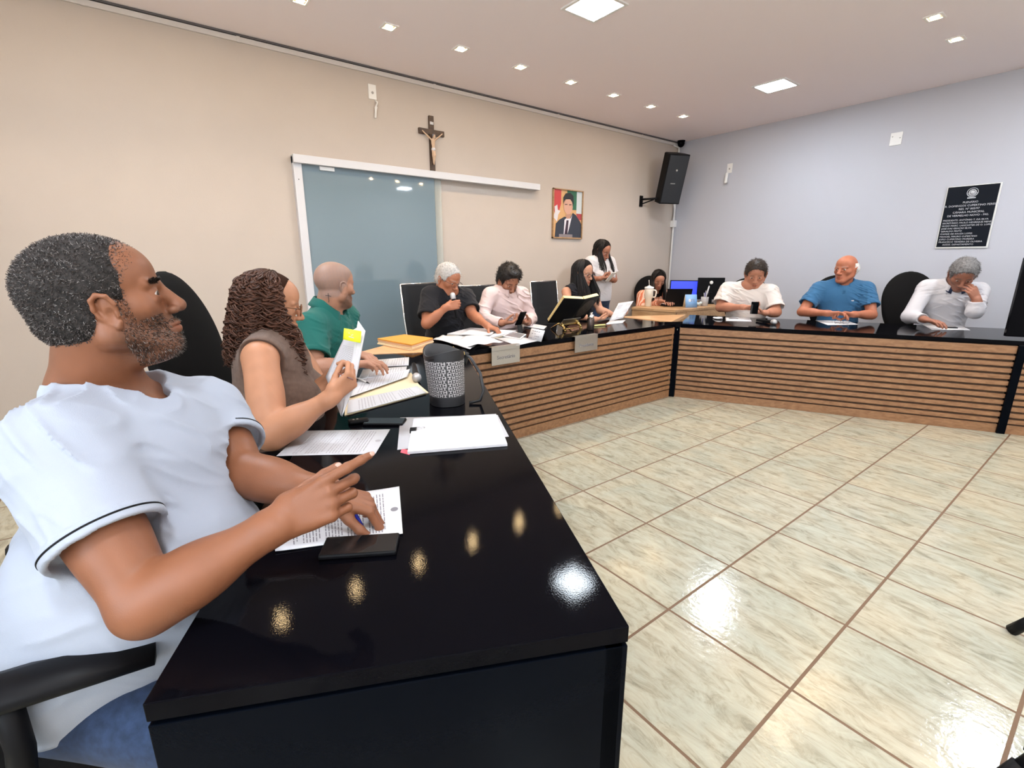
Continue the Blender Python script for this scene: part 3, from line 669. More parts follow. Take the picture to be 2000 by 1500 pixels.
def shirt(root, name, J, s, o, m, vs=.005, sleeve=.6, neckr=.075, ndir=None, hemz=None, grow=.014, sgrow=.012, ripple=.004, collar=None, deep=0.0, cuff=None, sleeveless=False, color=None, strap=None, waves=None, loose=1.0):
    pts = [J['shL'], J['shR'], J['neck'], J['pel'] - V(0, 0, .10)]
    ends = {}
    for sd in 'LR':
        if 'el' + sd not in J or sleeveless: continue
        sh, el, wr = J['sh' + sd], J['el' + sd], J['wr' + sd]
        ends[sd] = lerp(sh, el, sleeve) if sleeve <= 1 else lerp(el, wr, sleeve - 1); pts += [ends[sd]] + ([el] if sleeve > 1 else [])
    lo, hi = box_of(pts, .19 * s + o.get('fat', 0) * .6); F = Field(lo, hi, vs); b = o.get('armb', 1.0)
    M, SC, W = torso_sdf(F, J, s, o, grow)
    if not sleeveless:
        for sd in 'LR':
            if sd not in ends: continue
            sh, el, wr = J['sh' + sd], J['el' + sd], J['wr' + sd]; e = ends[sd]; ra = s * .052 * b + sgrow
            if sleeve <= 1:
                d = nrm(el - sh); F.cap(lerp(sh, SC, .05), e + d * .03, ra + .004, ra + .004 * loose, s * .035, planes=((e, d),))
            else:
                d = nrm(wr - el); F.cap(lerp(sh, SC, .05), el, ra + .002, s * .043 * b + sgrow, s * .035); F.cap(el, e + d * .02, s * .043 * b + sgrow, s * .031 * b + sgrow * .8, s * .02, planes=((e, d),))
    if ripple:
        wv = waves or [(V(.3, .5, 1), .085, .3, .5), (V(-.6, .4, 1), .07, 1.7, .35), (V(1, -.3, .5), .10, 2.1, .4)]
        F.ripple(ripple, wv)
    if sleeve <= 1 and not sleeveless:            # stitched hem band at the sleeve end
        for sd in ends:
            e = ends[sd]; d = nrm(J['el' + sd] - J['sh' + sd]); rb = s * .052 * b + sgrow + .004 * loose + .003
            F.cap(e - d * .022, e + d * .02, rb, rb, .004, planes=((e, d), (e - d * .022, -d)))
    up = M[2]; nb = J['neck']; nd = nrm(ndir) if ndir is not None else nrm(lerp(up, M[1], .25))
    F.cap(nb - nd * (.005 + deep) + M[1] * .015 * s, nb + nd * .25, s * neckr, s * (neckr + .05), .008, 'cut')
    if deep: F.cap(nb + M[1] * .03, nb + M[1] * (.10 + deep) - up * deep, s * neckr, s * neckr * .55, .01, 'cut')
    for sd in ends:
        sh, el, wr = J['sh' + sd], J['el' + sd], J['wr' + sd]; e = ends[sd]
        d = nrm(el - sh) if sleeve <= 1 else nrm(wr - el)
        rr = (s * .052 * b + sgrow + .004 * loose - .008) if sleeve <= 1 else (s * .031 * b + sgrow * .8 - .006)
        F.cap(e - d * .016, e + d * .06, rr, rr, .002, 'cut', planes=((e - d * .014, -d),))
    if sleeveless:
        for sd in 'LR':
            sh = J['sh' + sd]; out = nrm(sh - SC); kk = strap if strap is not None else .02
            F.ell(sh + out * kk * s - up * .035 * s, M, s * V(.062, .105, .105), .006, 'cut')
    hz = hemz if hemz is not None else J['pel'][2] - .08 * s
    F.plane((0, 0, hz), (0, 0, -1))
    ob = F.build(name, m, root, color)
    return ob, M, SC

def collar(root, name, J, s, M, m, r=.068, h=.03, open_=.5, flap=.05, tilt=.25):
    """folded shirt collar: a band round the neck with two points"""
    nb = J['neck'] + M[1] * .012 * s; mb = MB(); n = 26; a0 = open_
    up = nrm(M[2] - tilt * M[1] * 0); pts = []
    def P(a, k):                                 # a: angle from the front, k 0 band foot .. 1 fold .. 2 leaf edge
        d = M[1] * math.cos(a) + M[0] * math.sin(a); fr = math.cos(a / 2) ** 6
        rr = s * (r + (.004, .0, .022 + .006 * fr)[k]); z = s * ((-.012, h * .75, -.010 - flap * .55 * fr)[k] - .030 * max(0, math.cos(a)))
        return nb + d * (rr + s * .010) + up * (z + (.030 - .022 * max(0, math.cos(a))) * s)
    for leaf in (0, 1):
        def fn(u, v):
            a = a0 + u * (2 * math.pi - 2 * a0)
            return lerp(P(a, leaf), P(a, leaf + 1), v)
        mb.sheet(fn, n, 3, .0035)
    return mb.build(name, m, root)

def trousers(root, J, s, m, shoe_m, stand=False, o={}):
    R = nrm(J['shR'] - J['shL']); R[2] = 0; R = nrm(R); fw = np.cross(Z3, R); pel = J['pel']; vs = .010
    pts = [pel]; legs = []
    for e in (-1, 1):
        hip = pel + R * e * .09 * s - V(0, 0, .02)
        if stand: kn = hip + fw * .03 - V(0, 0, (hip[2] - .08) * .48); an = V(hip[0], hip[1], .10) + fw * -.01
        else:
            kn = hip + fw * .40 * s + R * e * .05; kn[2] = pel[2] - .045; an = kn + fw * .02; an[2] = .11
        legs.append((hip, kn, an)); pts += [kn, an]
    lo, hi = box_of(pts, .17 * s); F = Field(lo, hi, vs)
    F.ell(pel, np.array([R, fw, Z3]), s * V(.180, .135, .115), .04)
    for hip, kn, an in legs:
        F.cap(hip, kn, s * .088, s * .064, .03); F.cap(kn, an, s * .062, s * .052, .02)
    F.plane((0, 0, .085), (0, 0, -1))
    F.build('trousers', m, root)
    for hip, kn, an in legs:
        S = Field(*box_of([an + fw * .16, an - V(0, 0, .1), an - fw * .08], .06), .008); z = V(an[0], an[1], .045)
        S.cap(z - fw * .045, z + fw * .02, .042, .044, .02); S.cap(z + fw * .02, z + fw * .15, .044, .036, .02); S.cap(z, an + V(0, 0, .02), .044, .046, .02); S.plane((0, 0, .004), (0, 0, -1)); S.build('shoe', shoe_m, root)

def glasses(root, c, M, s, m, w=.052, r=.0011, lens_h=.019, rim=True, y=.106, z=-.006):
    g = lambda x, yy, zz: c + s * (x * M[0] + yy * M[1] + zz * M[2]); mb = MB()
    for e in (-1, 1):
        ring = [g(e * .034 + .0245 * math.copysign(abs(math.cos(a)) ** .7, math.cos(a)), y - .05 * abs(.034 + .0245 * e * math.cos(a)) ** 1.5, z + lens_h * math.copysign(abs(math.sin(a)) ** .7, math.sin(a))) for a in np.linspace(0, 2 * math.pi, 25)]
        mb.tube(ring, s * r * (1.0 if rim else .6), 6)
        mb.tube([g(e * .0585, y - .005, z + .008), g(e * .074, y - .022, z + .009), g(e * .079, .04, z + .008), g(e * .080, -.004, z + .004), g(e * .079, -.018, z - .012)], s * r * 1.15, 6)
    mb.tube([g(-.010, y, z + .004), g(0, y + .002, z + .007), g(.010, y, z + .004)], s * r, 6)
    return mb.build('glasses', m, root)
def cap_hair(root, c, M, hs, m, color=None, th=.012, top=.0, front=.066, wide=1.0, clump=.003, vs=.004, blades=0, bl=(.012, .022), cols=None, fwd=.0, nape=-.072, quiff=0.0, bald=False, br=.0011, temple=.062):
    q = lambda x, y, z: c + hs * (x * M[0] + y * M[1] + z * M[2])
    Hf = Field(c - .19 * hs, c + .20 * hs, vs)
    if bald:                                     # only a band round the back and the sides
        Hf.ell(q(0, -.018, .0), M, hs * V(.078 * wide + th, .100 + th, .082), .01, planes=((q(0, .0, 0), nrm(M[1] * 1.0)), (q(0, 0, .046), M[2])))
    else:
        Hf.ell(q(0, -.012, .031 + top * .4), M, hs * V(.076 * wide + th, .098 + th, .086 + th + top), .005, planes=((q(0, .072 + fwd, front), nrm(M[1] * .9 - M[2] * .45)),))
        Hf.ell(q(0, -.018, -.015), M, hs * V(.074 * wide + th * .8, .090 + th * .8, .072), .01, planes=((q(0, .004, 0), nrm(M[1] * 1.0)),))
        if quiff: Hf.ell(q(0, .05, .105), M, hs * V(.058, .05, .018 + quiff), .02)
    for e in (-1, 1):
        Hf.ell(q(e * .087, .088, .005), M, hs * V(.055, .052, temple), .006, 'cut'); Hf.ell(q(e * .092, .006, -.038), M, hs * V(.037, .032, .046), .006, 'cut')
    Hf.plane(q(0, -.09, nape), nrm(-M[2] + .25 * M[1]))
    if clump: Hf.ripple(clump, [(M[0] + .3 * M[1], .035, 1, .5), (M[0] * .7 - M[1], .05, 2, .5), (M[2] + M[0], .028, 3, .3)])
    hair = Hf.build('hair', m, root, color)
    if blades:
        me = hair.data; n = len(me.polygons); ctr = np.zeros(n * 3); nr = np.zeros(n * 3); me.polygons.foreach_get('center', ctr); me.polygons.foreach_get('normal', nr); ctr = ctr.reshape(-1, 3); nr = nr.reshape(-1, 3)
        ok = np.where((((ctr - c) * nr).sum(1) > .03) & (((ctr - c) @ M[2]) > -.07 * hs))[0]; pk = RNG.choice(ok, blades); jt = RNG.normal(size=(blades, 3)); ln = RNG.uniform(*bl, blades)
        def fn(i, t):
            p = ctr[pk[i]]; nn = nr[pk[i]]; d = nrm(nn * .35 + M[1] * .5 - M[2] * .25 * (1 if quiff == 0 else -.6) + jt[i] * .35); return p - nn * .003 + d * ln[i] * t + nn * .004 * math.sin(t * 3)
        g = RNG.random(blades); strands('hair_locks', blades, fn, br, HAIRM, hair, (lambda i: np.asarray(cols[0]) * (.6 + .8 * g[i])) if len(cols) == 1 else (lambda i: np.asarray(cols[0] if g[i] < .5 else cols[1]) * (.7 + .6 * RNG.random())), 3, 3, .3)
    return hair

def long_hair(root, c, M, hs, col, n, L, curl=0.0, width=.0045, azmax=2.2, spread=.02, fwdfall=.0, shine=1.0, pitch=.032, jitter=.4, body=True, m=None, front=.063, side=None, nseg=14, backoff=.0):
    rx, ry, rz = .083, .106, .094; q = lambda x, y, z: c + hs * (x * M[0] + y * M[1] + z * M[2])
    az = RNG.uniform(-azmax, azmax, n); e0 = RNG.uniform(.15, 1.5, n); Ls = L * RNG.uniform(.82, 1.05, n); ph = RNG.uniform(0, 6.28, n); jt = RNG.normal(size=(n, 3)); rr = RNG.uniform(.6, 1.3, n); lay = RNG.uniform(0, 1, n)
    if side is not None:                         # more hair on one shoulder
        az = np.where((az * side > 0) | (RNG.random(n) < .5), az, -az)
    upw = V(0, 0, 1.0); hand_ = RNG.choice([-1.0, 1.0], n)
    def fn(i, t):
        a = az[i]; f1 = .38
        dirh = M[0] * math.sin(a) - M[1] * math.cos(a)
        sc = 1 + .05 * lay[i]
        if t < f1:
            e = e0[i] * (1 - t / f1) - .25 * (t / f1)
            p = q(rx * sc * math.sin(a) * math.cos(e), -.012 - ry * sc * math.cos(a) * math.cos(e), .030 + rz * sc * math.sin(e))
        else:
            e = -.25; p = q(rx * sc * math.sin(a) * math.cos(e), -.012 - ry * sc * math.cos(a) * math.cos(e), .030 + rz * sc * math.sin(e))
            u = (t - f1) / (1 - f1); Lz = Ls[i] * u
            front = max(0, abs(a) - 1.25) / max(.01, azmax - 1.25)
            p = p + nrm(dirh * V(1, 1, 0)) * spread * (1.4 * u - .5 * u * u) * (1 - .5 * front) - upw * Lz + M[1] * V(1, 1, 0) * (fwdfall * front * min(1, 1.6 * u) - backoff * (1 - front) * u)
        s0 = min(1.0, t * 3.0)
        if curl:
            tot = Ls[i] + .1; w = 2 * math.pi * tot / (pitch * (.75 + .6 * lay[i])) * t + ph[i]; k = curl * s0 * rr[i]
            p = p + k * (math.cos(w) * M[0] + hand_[i] * math.sin(w) * M[1]) + k * .3 * math.sin(w * .5) * upw
        return p + jt[i] * .006 * s0 * jitter + dirh * .006 * lay[i]
    g = RNG.random(n)
    if body:
        F = Field(c - V(.20, .20, .24 + L) * 1.0, c + .17 * hs, .006); th = .004
        F.ell(q(0, -.012, .030), M, hs * V(rx, ry, rz), .005, planes=((q(0, front, .082), nrm(M[1] * .95 - M[2] * .35)),))
        F.ell(q(0, -.03, -.03), M, hs * V(rx * .98, .085, .08), .01, planes=((q(0, .016, 0), M[1]),))
        b0 = q(0, -.055, -.03); e0_ = b0 - V(0, 0, L * .75) - M[1] * V(1, 1, 0) * backoff
        for x in (-.045, 0, .045): F.cap(b0 + M[0] * x * hs, e0_ + M[0] * x * hs * (1.1 + 6 * spread), .04 * hs, .026 * hs + spread * .4, .02)
        F.ell(q(0, .085, -.035), M, hs * V(.066, .075, .105), .008, 'cut')
        hair = F.build('hair', m or mat('hair_base', tuple(np.asarray(col) * .55), .8, spec=.08), root)
    else: hair = root
    strands('hair_locks' if not curl else 'curls', n, fn, lambda i: width * rr[i], HAIRM, hair, lambda i: np.asarray(col) * (.55 + .9 * g[i] * shine), nseg, 5 if not curl else 4, .5)
    return hair
# ------------------------------------------------------------------ the man in the foreground
sk_hero = hexc(148, 94, 65)
jeans = cloth('jeans', (.020, .035, .075), .9, .25, 60); dark_trs = cloth('dark_trousers', (.015, .015, .02)); shoe_m = mat('shoe_leather', (.02, .016, .014), .5)
def hero():
    s = 1.08
    J = dict(headc=atd(203, 588, .96), hf=nrm(V(.06, .98, .20)), hu=V(0, -.2, .98),
             shR=atd(112, 885, .86), shL=atd(408, 808, 1.25), elR=atd(285, 1180, .81), wrR=atd(545, 1022, .855), elL=atd(472, 925, 1.16), wrL=atd(640, 962, 1.10))
    SC = (J['shR'] + J['shL']) / 2
    J['neck'] = atd(190, 772, 1.03)
    J['pel'] = V(SC[0] + .06, SC[1] - .12, .53)
    J['gaze'] = nrm(V(.28, 1, -.05))
    hd = nrm(atd(640, 975, .865) - J['wrR'])
    J['hdR'] = (hd, V(-.85, .0, -.45), [(10, 24, 18), (46, 52, 28), (54, 56, 32), (58, 56, 35)], dict(spread=.6, thumb=(.85, .25, .6)))
    hl = nrm(atd(712, 985, 1.13) - J['wrL'])
    J['hdL'] = (hl, V(-.2, -.35, -1), [(38, 40, 20), (42, 42, 25), (45, 45, 28), (50, 45, 28)], dict(spread=.7, thumb=(.85, .3, .4)))
    o = dict(skin=sk_hero, vs=.0024, eary=.012, hs=.99, wide=1.06, jaw=1.16, nose=1.22, lips=1.15, open=.42, fat=.07, bulk=1.2, armb=1.14, wrb=1.18, neckw=1.18, dbl=1, hands=1.02,
             beard=((.05, .037, .03), .52), brow=.75, browc=(.018, .012, .010), lipc=(.78, .55, .52))
    root, g, M, tips = make_person('man in the foreground in a white T-shirt, seated in profile with a pen', J, s, o)
    hs = s * o['hs']; c = J['headc']
    # short greying hair: a close cap with thousands of tiny curls over it
    Hf = Field(c - .17 * hs, c + .17 * hs, .0035)
    q = lambda x, y, z: c + hs * (x * M[0] + y * M[1] + z * M[2])
    cut = [(q(0, .075, .064), nrm(M[1] * 1.0 - M[2] * .75)), (q(0, .022, 0), nrm(M[1] - .15 * M[2])) ]
    Hf.ell(q(0, -.012, .031), M, hs * V(.080 * 1.06, .1035, .0900), .005, planes=((q(0, .072, .066), nrm(M[1] * .9 - M[2] * .45)),))
    Hf.ell(q(0, -.018, -.015), M, hs * V(.079 * 1.05, .094, .075), .01, planes=((q(0, .0, 0), nrm(M[1] * 1.0 + .0 * M[2])),))
    # clear the temples, the ears and the nape
    for e in (-1, 1):
        Hf.ell(q(e * .085, .088, .005), M, hs * V(.055, .052, .062), .006, 'cut'); Hf.ell(q(e * .09, .016, -.036), M, hs * V(.035, .031, .044), .006, 'cut')
    Hf.plane(q(0, -.09, -.072), nrm(-M[2] + .25 * M[1]))
    gh = lambda P: (np.clip((.20 + .55 * np.clip(noise3(P, 500, 2) * .5 + .28 + .9 * ((P - c) @ M[2]), 0, 1)), 0, 1)[:, None] ** 1.5) * np.array([[.105, .09, .083]])
    hair = Hf.build('hair', attr_mat('hero_hair', .75, bump=.9, bscale=330, spec=.2), root, gh)
    me = hair.data; n = len(me.polygons); ctr = np.zeros(n * 3); nr = np.zeros(n * 3); me.polygons.foreach_get('center', ctr); me.polygons.foreach_get('normal', nr); ctr = ctr.reshape(-1, 3); nr = nr.reshape(-1, 3)
    ok = np.where(((ctr - c) * nr).sum(1) > .03)[0]
    pick = RNG.choice(ok, 9000); J1 = RNG.normal(size=(9000, 3)) * .9; ln = RNG.uniform(.004, .009, 9000); gr = RNG.random(9000)
    def fn(i, t):
        p = ctr[pick[i]]; d = nrm(nr[pick[i]] + J1[i] * .6); w = np.cross(d, J1[i]); return p + d * ln[i] * (t * (1 - .35 * t)) + w * ln[i] * .35 * math.sin(t * 2.6)
    cc = lambda i: np.array([.045, .036, .033]) * (1 + 1.2 * gr[i]) if gr[i] < .80 else np.array([.22, .20, .19]) * (0.5 + gr[i] * .6)
    strands('hair_curls', 9000, fn, .0007, HAIRM, hair, cc, 3, 3, .5)
    # beard stubble and eyebrow
    body = [o_ for o_ in root.children if o_.name.startswith('body')][0]; me = body.data; n = len(me.vertices); co = np.zeros(n * 3); vn = np.zeros(n * 3); me.vertices.foreach_get('co', co); me.vertices.foreach_get('normal', vn); co = co.reshape(-1, 3); vn = vn.reshape(-1, 3)
    L = (co - c) @ M.T / hs; x, y, z = L.T
    area_ = (y > .012) & (z < -.028 - .30 * np.maximum(0, .05 - y) + .9 * np.maximum(0, .02 - np.abs(y - .03)) * 0 - .012) & (z > -.128) & (np.abs(x) < .085) & ~((np.abs(x) < .026) & (z > -.084) & (z < -.064)) & ~((np.abs(x) < .03) & (z > -.055))
    side = (y > .024) & (y < .040) & (z < .02) & (z > -.09) & (np.abs(x) > .058)
    idx = np.where(area_ | side)[0]; pb = RNG.choice(idx, 4800); jb = RNG.normal(size=(4800, 3)); lb = RNG.uniform(.0018, .0042, 4800); gb = RNG.random(4800)
    fb = lambda i, t: co[pb[i]] + (vn[pb[i]] * .8 + jb[i] * .45 - M[2] * .5) * lb[i] * t
    strands('beard', 4800, fb, .00042, HAIRM, root, lambda i: np.array([.022, .016, .013]) if gb[i] < .82 else np.array([.30, .27, .25]), 2, 3, .5)
    bi = np.where((np.abs(np.abs(x) - .031) < .0195) & (np.abs(z - .0205 + .10 * np.maximum(0, np.abs(x) - .034)) < .0048 * (1 - .75 * ((np.abs(x) - .031) / .0195) ** 2) * (.55 + .75 * RNG.random(len(x)))) & (y > .055))[0]
    for sgn in (-1, 1):
        bs_ = bi[np.sign(x[bi]) == sgn]; pe = RNG.choice(bs_, 260); je = RNG.normal(size=(260, 3))
        fe = lambda i, t: co[pe[i]] + (vn[pe[i]] * .45 + M[0] * sgn * .8 + M[2] * .1 + je[i] * .2) * .0075 * t
        strands('eyebrow', 260, fe, .0006, HAIRM, root, lambda i: np.array([.022, .016, .013]), 2, 3, .4)
    # T-shirt with a ribbed collar and tipped sleeve hems
    tee = cloth('hero_tee', (.345, .375, .44), .9, bump=.25)
    wv = [(V(.2, .75, .9), .075, .4, .5), (V(-.8, .3, .9), .09, 2.2, .45), (V(.9, .5, -.6), .06, 1.1, .25)]
    ob, TM, SC = shirt(root, 't_shirt', J, s, o, tee, vs=.004, sleeve=.60, neckr=.088, deep=.008, grow=.016, sgrow=.016, ripple=.0075, hemz=.40, waves=wv, loose=2.0, ndir=lerp(J['hu'], V(.1, .55, .8), .55))
    for sd in 'LR':
        sh, el = J['sh' + sd], J['el' + sd]; d = nrm(el - sh); e = lerp(sh, el, .60); E = frame(d, V(.2, .1, 1)); r = s * .052 * 1.14 + .016 + .013
        rb = s * .052 * 1.14 + .016 + .008 + .003
        MB().lathe([(rb - .001, -.0016), (rb + .0011, -.0016), (rb + .0011, .0016), (rb - .001, .0016)], e - d * .0125, 60, [E[0], E[2], d], ring=True).build('hem_stripe', MT['black_plastic'], ob)
    trousers(root, J, s, jeans, shoe_m)
    nail = mat('fingernail', (.50, .30, .24), .3)
    for sd in 'LR':
        for (tp, dr, nn, rr) in tips[sd]:
            dn = nrm(nn - dr * np.dot(nn, dr)); E = frame(dr, -dn); NF = Field(*box_of([tp], .016), .0012); NF.ell(tp + dr * .0015 - dn * rr * .78, E, (rr * .72, .0075, .0022), .001); NF.build('fingernail', nail, root)
    return root, J, tips, M
HERO = hero()
sk_light = hexc(214, 160, 128); sk_mid = hexc(196, 138, 108); sk_tan = hexc(182, 118, 86); sk_pink = hexc(208, 140, 112)
def curly_woman():
    s = 1.0
    J = dict(headc=atd(530, 594, 1.84), hf=nrm(V(.22, .95, -.20)), shR=atd(508, 700, 1.69), elR=atd(530, 850, 1.60), wrR=atd(648, 775, 1.62))
    J['shL'] = J['shR'] + .37 * nrm(V(-.90, .43, .03)); SC = (J['shL'] + J['shR']) / 2
    J['neck'] = lerp(SC + V(0, 0, .05), J['headc'] - V(0, 0, .15), .25)
    J['pel'] = SC + V(-.02, -.07, -.44)
    J['elL'] = J['shL'] + V(.10, .10, -.27); J['wrL'] = atd(622, 762, 1.93)
    hd = nrm(atd(683, 742, 1.64) - J['wrR'])
    J['hdR'] = (hd, V(-.25, .5, .55), [(52, 55, 35), (55, 58, 35), (58, 60, 38), (60, 60, 40)], dict(spread=.4, thumb=(.9, .1, .6)))
    J['hdL'] = (nrm(atd(668, 735, 1.90) - J['wrL']), nrm(CAM - J['wrL']), (8, 15, 10), dict(spread=.3, thumb=(.9, .2, .1)))
    J['gaze'] = nrm(V(.3, .9, -.45))
    o = dict(skin=hexc(212, 150, 114), vs=.0038, hs=1.0, wide=.97, jaw=1.0, nose=.95, lips=1.05, open=.3, bulk=1.12, fat=.045, armb=1.22, wrb=1.05, bust=.045, browc=(.05, .03, .02), brow=.5, lipc=(.85, .50, .50))
    root, g, M, tips = make_person('woman with long curly brown hair and glasses, holding up a paper with a yellow note', J, s, o)
    br = cloth('brown_top', (.135, .084, .062), .8, .18, 60)
    shirt(root, 'sleeveless_top', J, s, o, br, vs=.005, sleeveless=True, neckr=.082, strap=.022, grow=.012, ripple=.003, deep=.02)
    trousers(root, J, s, br, shoe_m)
    long_hair(root, J['headc'], M, s, (.062, .024, .013), 430, .25, curl=.0145, width=.0034, azmax=1.98, spread=.060, fwdfall=.05, pitch=.030, nseg=72, front=.044, backoff=.0)
    glasses(root, J['headc'], M, s, mat('amber_frame', (.16, .06, .02), .3), r=.0025)
    return root, J, tips
CURLY = curly_woman()
def green_man():
    s = 1.02
    J = dict(headc=atd(654, 556, 2.60), hf=nrm(V(-.30, .94, -.08)), shR=atd(606, 644, 2.48), shL=atd(672, 618, 2.83), elR=atd(612, 722, 2.38), wrR=atd(690, 712, 2.42), elL=atd(675, 685, 2.80), wrL=atd(694, 690, 2.60))
    SC = (J['shL'] + J['shR']) / 2; J['neck'] = SC + V(.0, .0, .06); J['pel'] = SC + V(-.05, -.10, -.45)
    J['hdR'] = (nrm(atd(726, 709, 2.42) - J['wrR']), V(0, 0, -1), [(18, 30, 20), (22, 35, 20), (25, 38, 22), (30, 40, 25)])
    J['hdL'] = (nrm(V(.6, .3, -.1)), V(0, 0, -1), (20, 30, 20))
    o = dict(skin=hexc(206, 150, 122), hs=1.02, wide=1.02, jaw=1.08, nose=1.1, bulk=1.05, armb=1.15, fat=.015, neckw=1.08, beard=((.05, .03, .022), .85), scalp=((.20, .165, .15), .62))
    root, g, M, tips = make_person('man with shaved head and tattooed arm in a green polo shirt, looking away', J, s, o)
    gm = cloth('green_polo', (.010, .115, .095), .8)
    ob, TM, SC = shirt(root, 'polo_shirt', J, s, o, gm, sleeve=.72, neckr=.064, sgrow=.018, ripple=.009, loose=1.6)
    collar(root, 'collar', J, s, TM, gm, r=.078, h=.05)
    trousers(root, J, s, dark_trs, shoe_m)
    # tattoos: a small cross on the neck, lettering strokes on the forearm
    ink = mat('tattoo', (.05, .035, .035), .6); mb = MB()
    bv = [o_ for o_ in root.children if o_.name.startswith('body')][0].data; n = len(bv.vertices); co = np.zeros(n * 3); bv.vertices.foreach_get('co', co); co = co.reshape(-1, 3)
    def onskin(p, d=.0012):
        i = np.argmin(((co - p) ** 2).sum(1)); return co[i] + nrm(CAM - co[i]) * d
    ctr = onskin(atd(640, 582, 2.50))
    mb.tube([onskin(ctr + V(0, 0, z)) for z in np.linspace(.022, -.030, 6)], .0016, 5); mb.tube([onskin(ctr + ROT[0] * x + V(0, 0, .006)) for x in np.linspace(-.016, .016, 5)], .0016, 5); mb.build('tattoo', ink, root); mb = MB()
    b0 = lerp(J['elR'], J['wrR'], .45)
    mb.tube([onskin(b0 + ROT[0] * x + V(0, 0, .02 + .014 * math.sin(x * 300))) for x in np.linspace(-.05, .05, 22)], .0012, 5)
    mb.build('tattoo', ink, root)
    return root, J, tips
GREEN = green_man()
def look(p, u, v, o, h): return nrm(h(u, v, o) - p)
def man_black():
    s = 1.03; h = hitM
    J = dict(headc=h(875, 545, .93), hf=nrm(V(.93, .28, -.42)), shR=h(841, 578, .98), shL=h(909, 582, .98), elR=h(832, 648, .80), wrR=h(872, 600, .76), elL=h(922, 614, .84), wrL=h(953, 637, .56))
    J['hu'] = nrm(V(.3, .15, .9))
    SC = (J['shL'] + J['shR']) / 2; R = nrm(J['shR'] - J['shL']); J['shR'] = SC + R * .19; J['shL'] = SC - R * .19
    J['elR'] = J['shR'] + nrm(J['elR'] - J['shR']) * .28
    J['neck'] = SC + V(.03, 0, .06); J['pel'] = SC + V(-.12, 0, -.46)
    tt_ = nrm(V(-.25, -.05, .95)); dd_ = nrm(V(.35, .85, .20)); J['hdR'] = (dd_, np.cross(tt_, dd_), [(50, 60, 40), (55, 60, 40), (58, 60, 40), (60, 60, 40)], dict(spread=.3, thumb=(.7, .5, .6)))
    J['hdL'] = (nrm(V(.8, .35, -.25)), V(0, 0, -1), [(30, 40, 20), (32, 42, 20), (34, 44, 22), (38, 44, 25)])
    o = dict(skin=hexc(196, 128, 96), hs=1.08, wide=1.0, open=.2, nose=1.1, bulk=1.05, fat=.01, armb=1.05, browc=(.3, .28, .26), brow=.5)
    root, g, M, tips = make_person('man with grey hair and glasses in a black T-shirt, speaking into a microphone', J, s, o)
    shirt(root, 't_shirt', J, s, o, cloth('black_tee', (.010, .010, .013), .85), sleeve=.75, neckr=.068, sgrow=.02, loose=2, ripple=.009)
    trousers(root, J, s, dark_trs, shoe_m)
    cap_hair(root, J['headc'], M, s * 1.08, mat('grey_hair', (.46, .44, .42), .7, bump=.6, bscale=180, vary=.25, vscale=70), th=.010, blades=900, cols=[(.62, .60, .57), (.30, .28, .26)], front=.074)
    glasses(root, J['headc'], M, s * 1.08, mat('dark_frame', (.03, .025, .025), .3), r=.0014)
    return root, J, tips
BLACK = man_black()
def man_white():
    s = 1.03; h = hitM
    J = dict(headc=h(992, 548, .95), hf=nrm(V(.88, -.05, -.55)), hu=nrm(V(.5, 0, .85)), shR=h(952, 577, 1.0), shL=h(1023, 577, 1.0), elR=h(938, 622, .95), wrR=h(981, 631, .70), elL=h(1037, 622, .95), wrL=h(1030, 629, .70))
    SC = (J['shL'] + J['shR']) / 2; R = nrm(J['shR'] - J['shL']); J['shR'] = SC + R * .20; J['shL'] = SC - R * .20
    J['neck'] = SC + V(.02, 0, .06); J['pel'] = SC + V(-.08, 0, -.46)
    J['hdR'] = (nrm(V(.45, .85, .05)), V(-.2, .1, 1), [(35, 40, 25)] * 4, dict(spread=.3, thumb=(.7, .4, .7)))
    J['hdL'] = (nrm(V(.35, -.9, .05)), V(-.2, -.1, 1), [(35, 40, 25)] * 4, dict(spread=.3, thumb=(.7, .4, .7)))
    o = dict(skin=hexc(192, 132, 104), hs=1.10, wide=1.0, open=.15, nose=1.05, beard=((.04, .025, .02), .5), browc=(.02, .012, .01), bulk=1.0)
    root, g, M, tips = make_person('dark haired man in a pale pink long sleeved shirt looking down at a phone', J, s, o)
    m = cloth('pink_shirt', (.66, .51, .49), .85)
    ob, TM, SC = shirt(root, 'shirt', J, s, o, m, sleeve=1.93, neckr=.066, sgrow=.016, ripple=.011, waves=[(V(.3, .5, 1), .11, .3, .5), (V(-.6, .4, 1), .10, 1.7, .4), (V(1, -.3, .5), .14, 2.1, .4)])
    collar(root, 'collar', J, s, TM, m, r=.070, h=.042, flap=.07)
    mb = MB()
    for k in range(4): mb.lathe([(.005, 0), (.005, .003)], SC + TM[1] * (.128 - .004 * k) - TM[2] * (.05 + .075 * k), 10, [TM[0], TM[2], TM[1]])
    mb.build('button', MT['white_plastic'], ob)
    trousers(root, J, s, dark_trs, shoe_m)
    cap_hair(root, J['headc'], M, s * 1.1, hair_mat('dark_hair', (.012, .009, .008)), th=.016, top=.012, quiff=.012, front=.060, blades=1300, bl=(.018, .034), cols=[(.016, .012, .010)], br=.0016)
    return root, J, tips
WHITE = man_white()
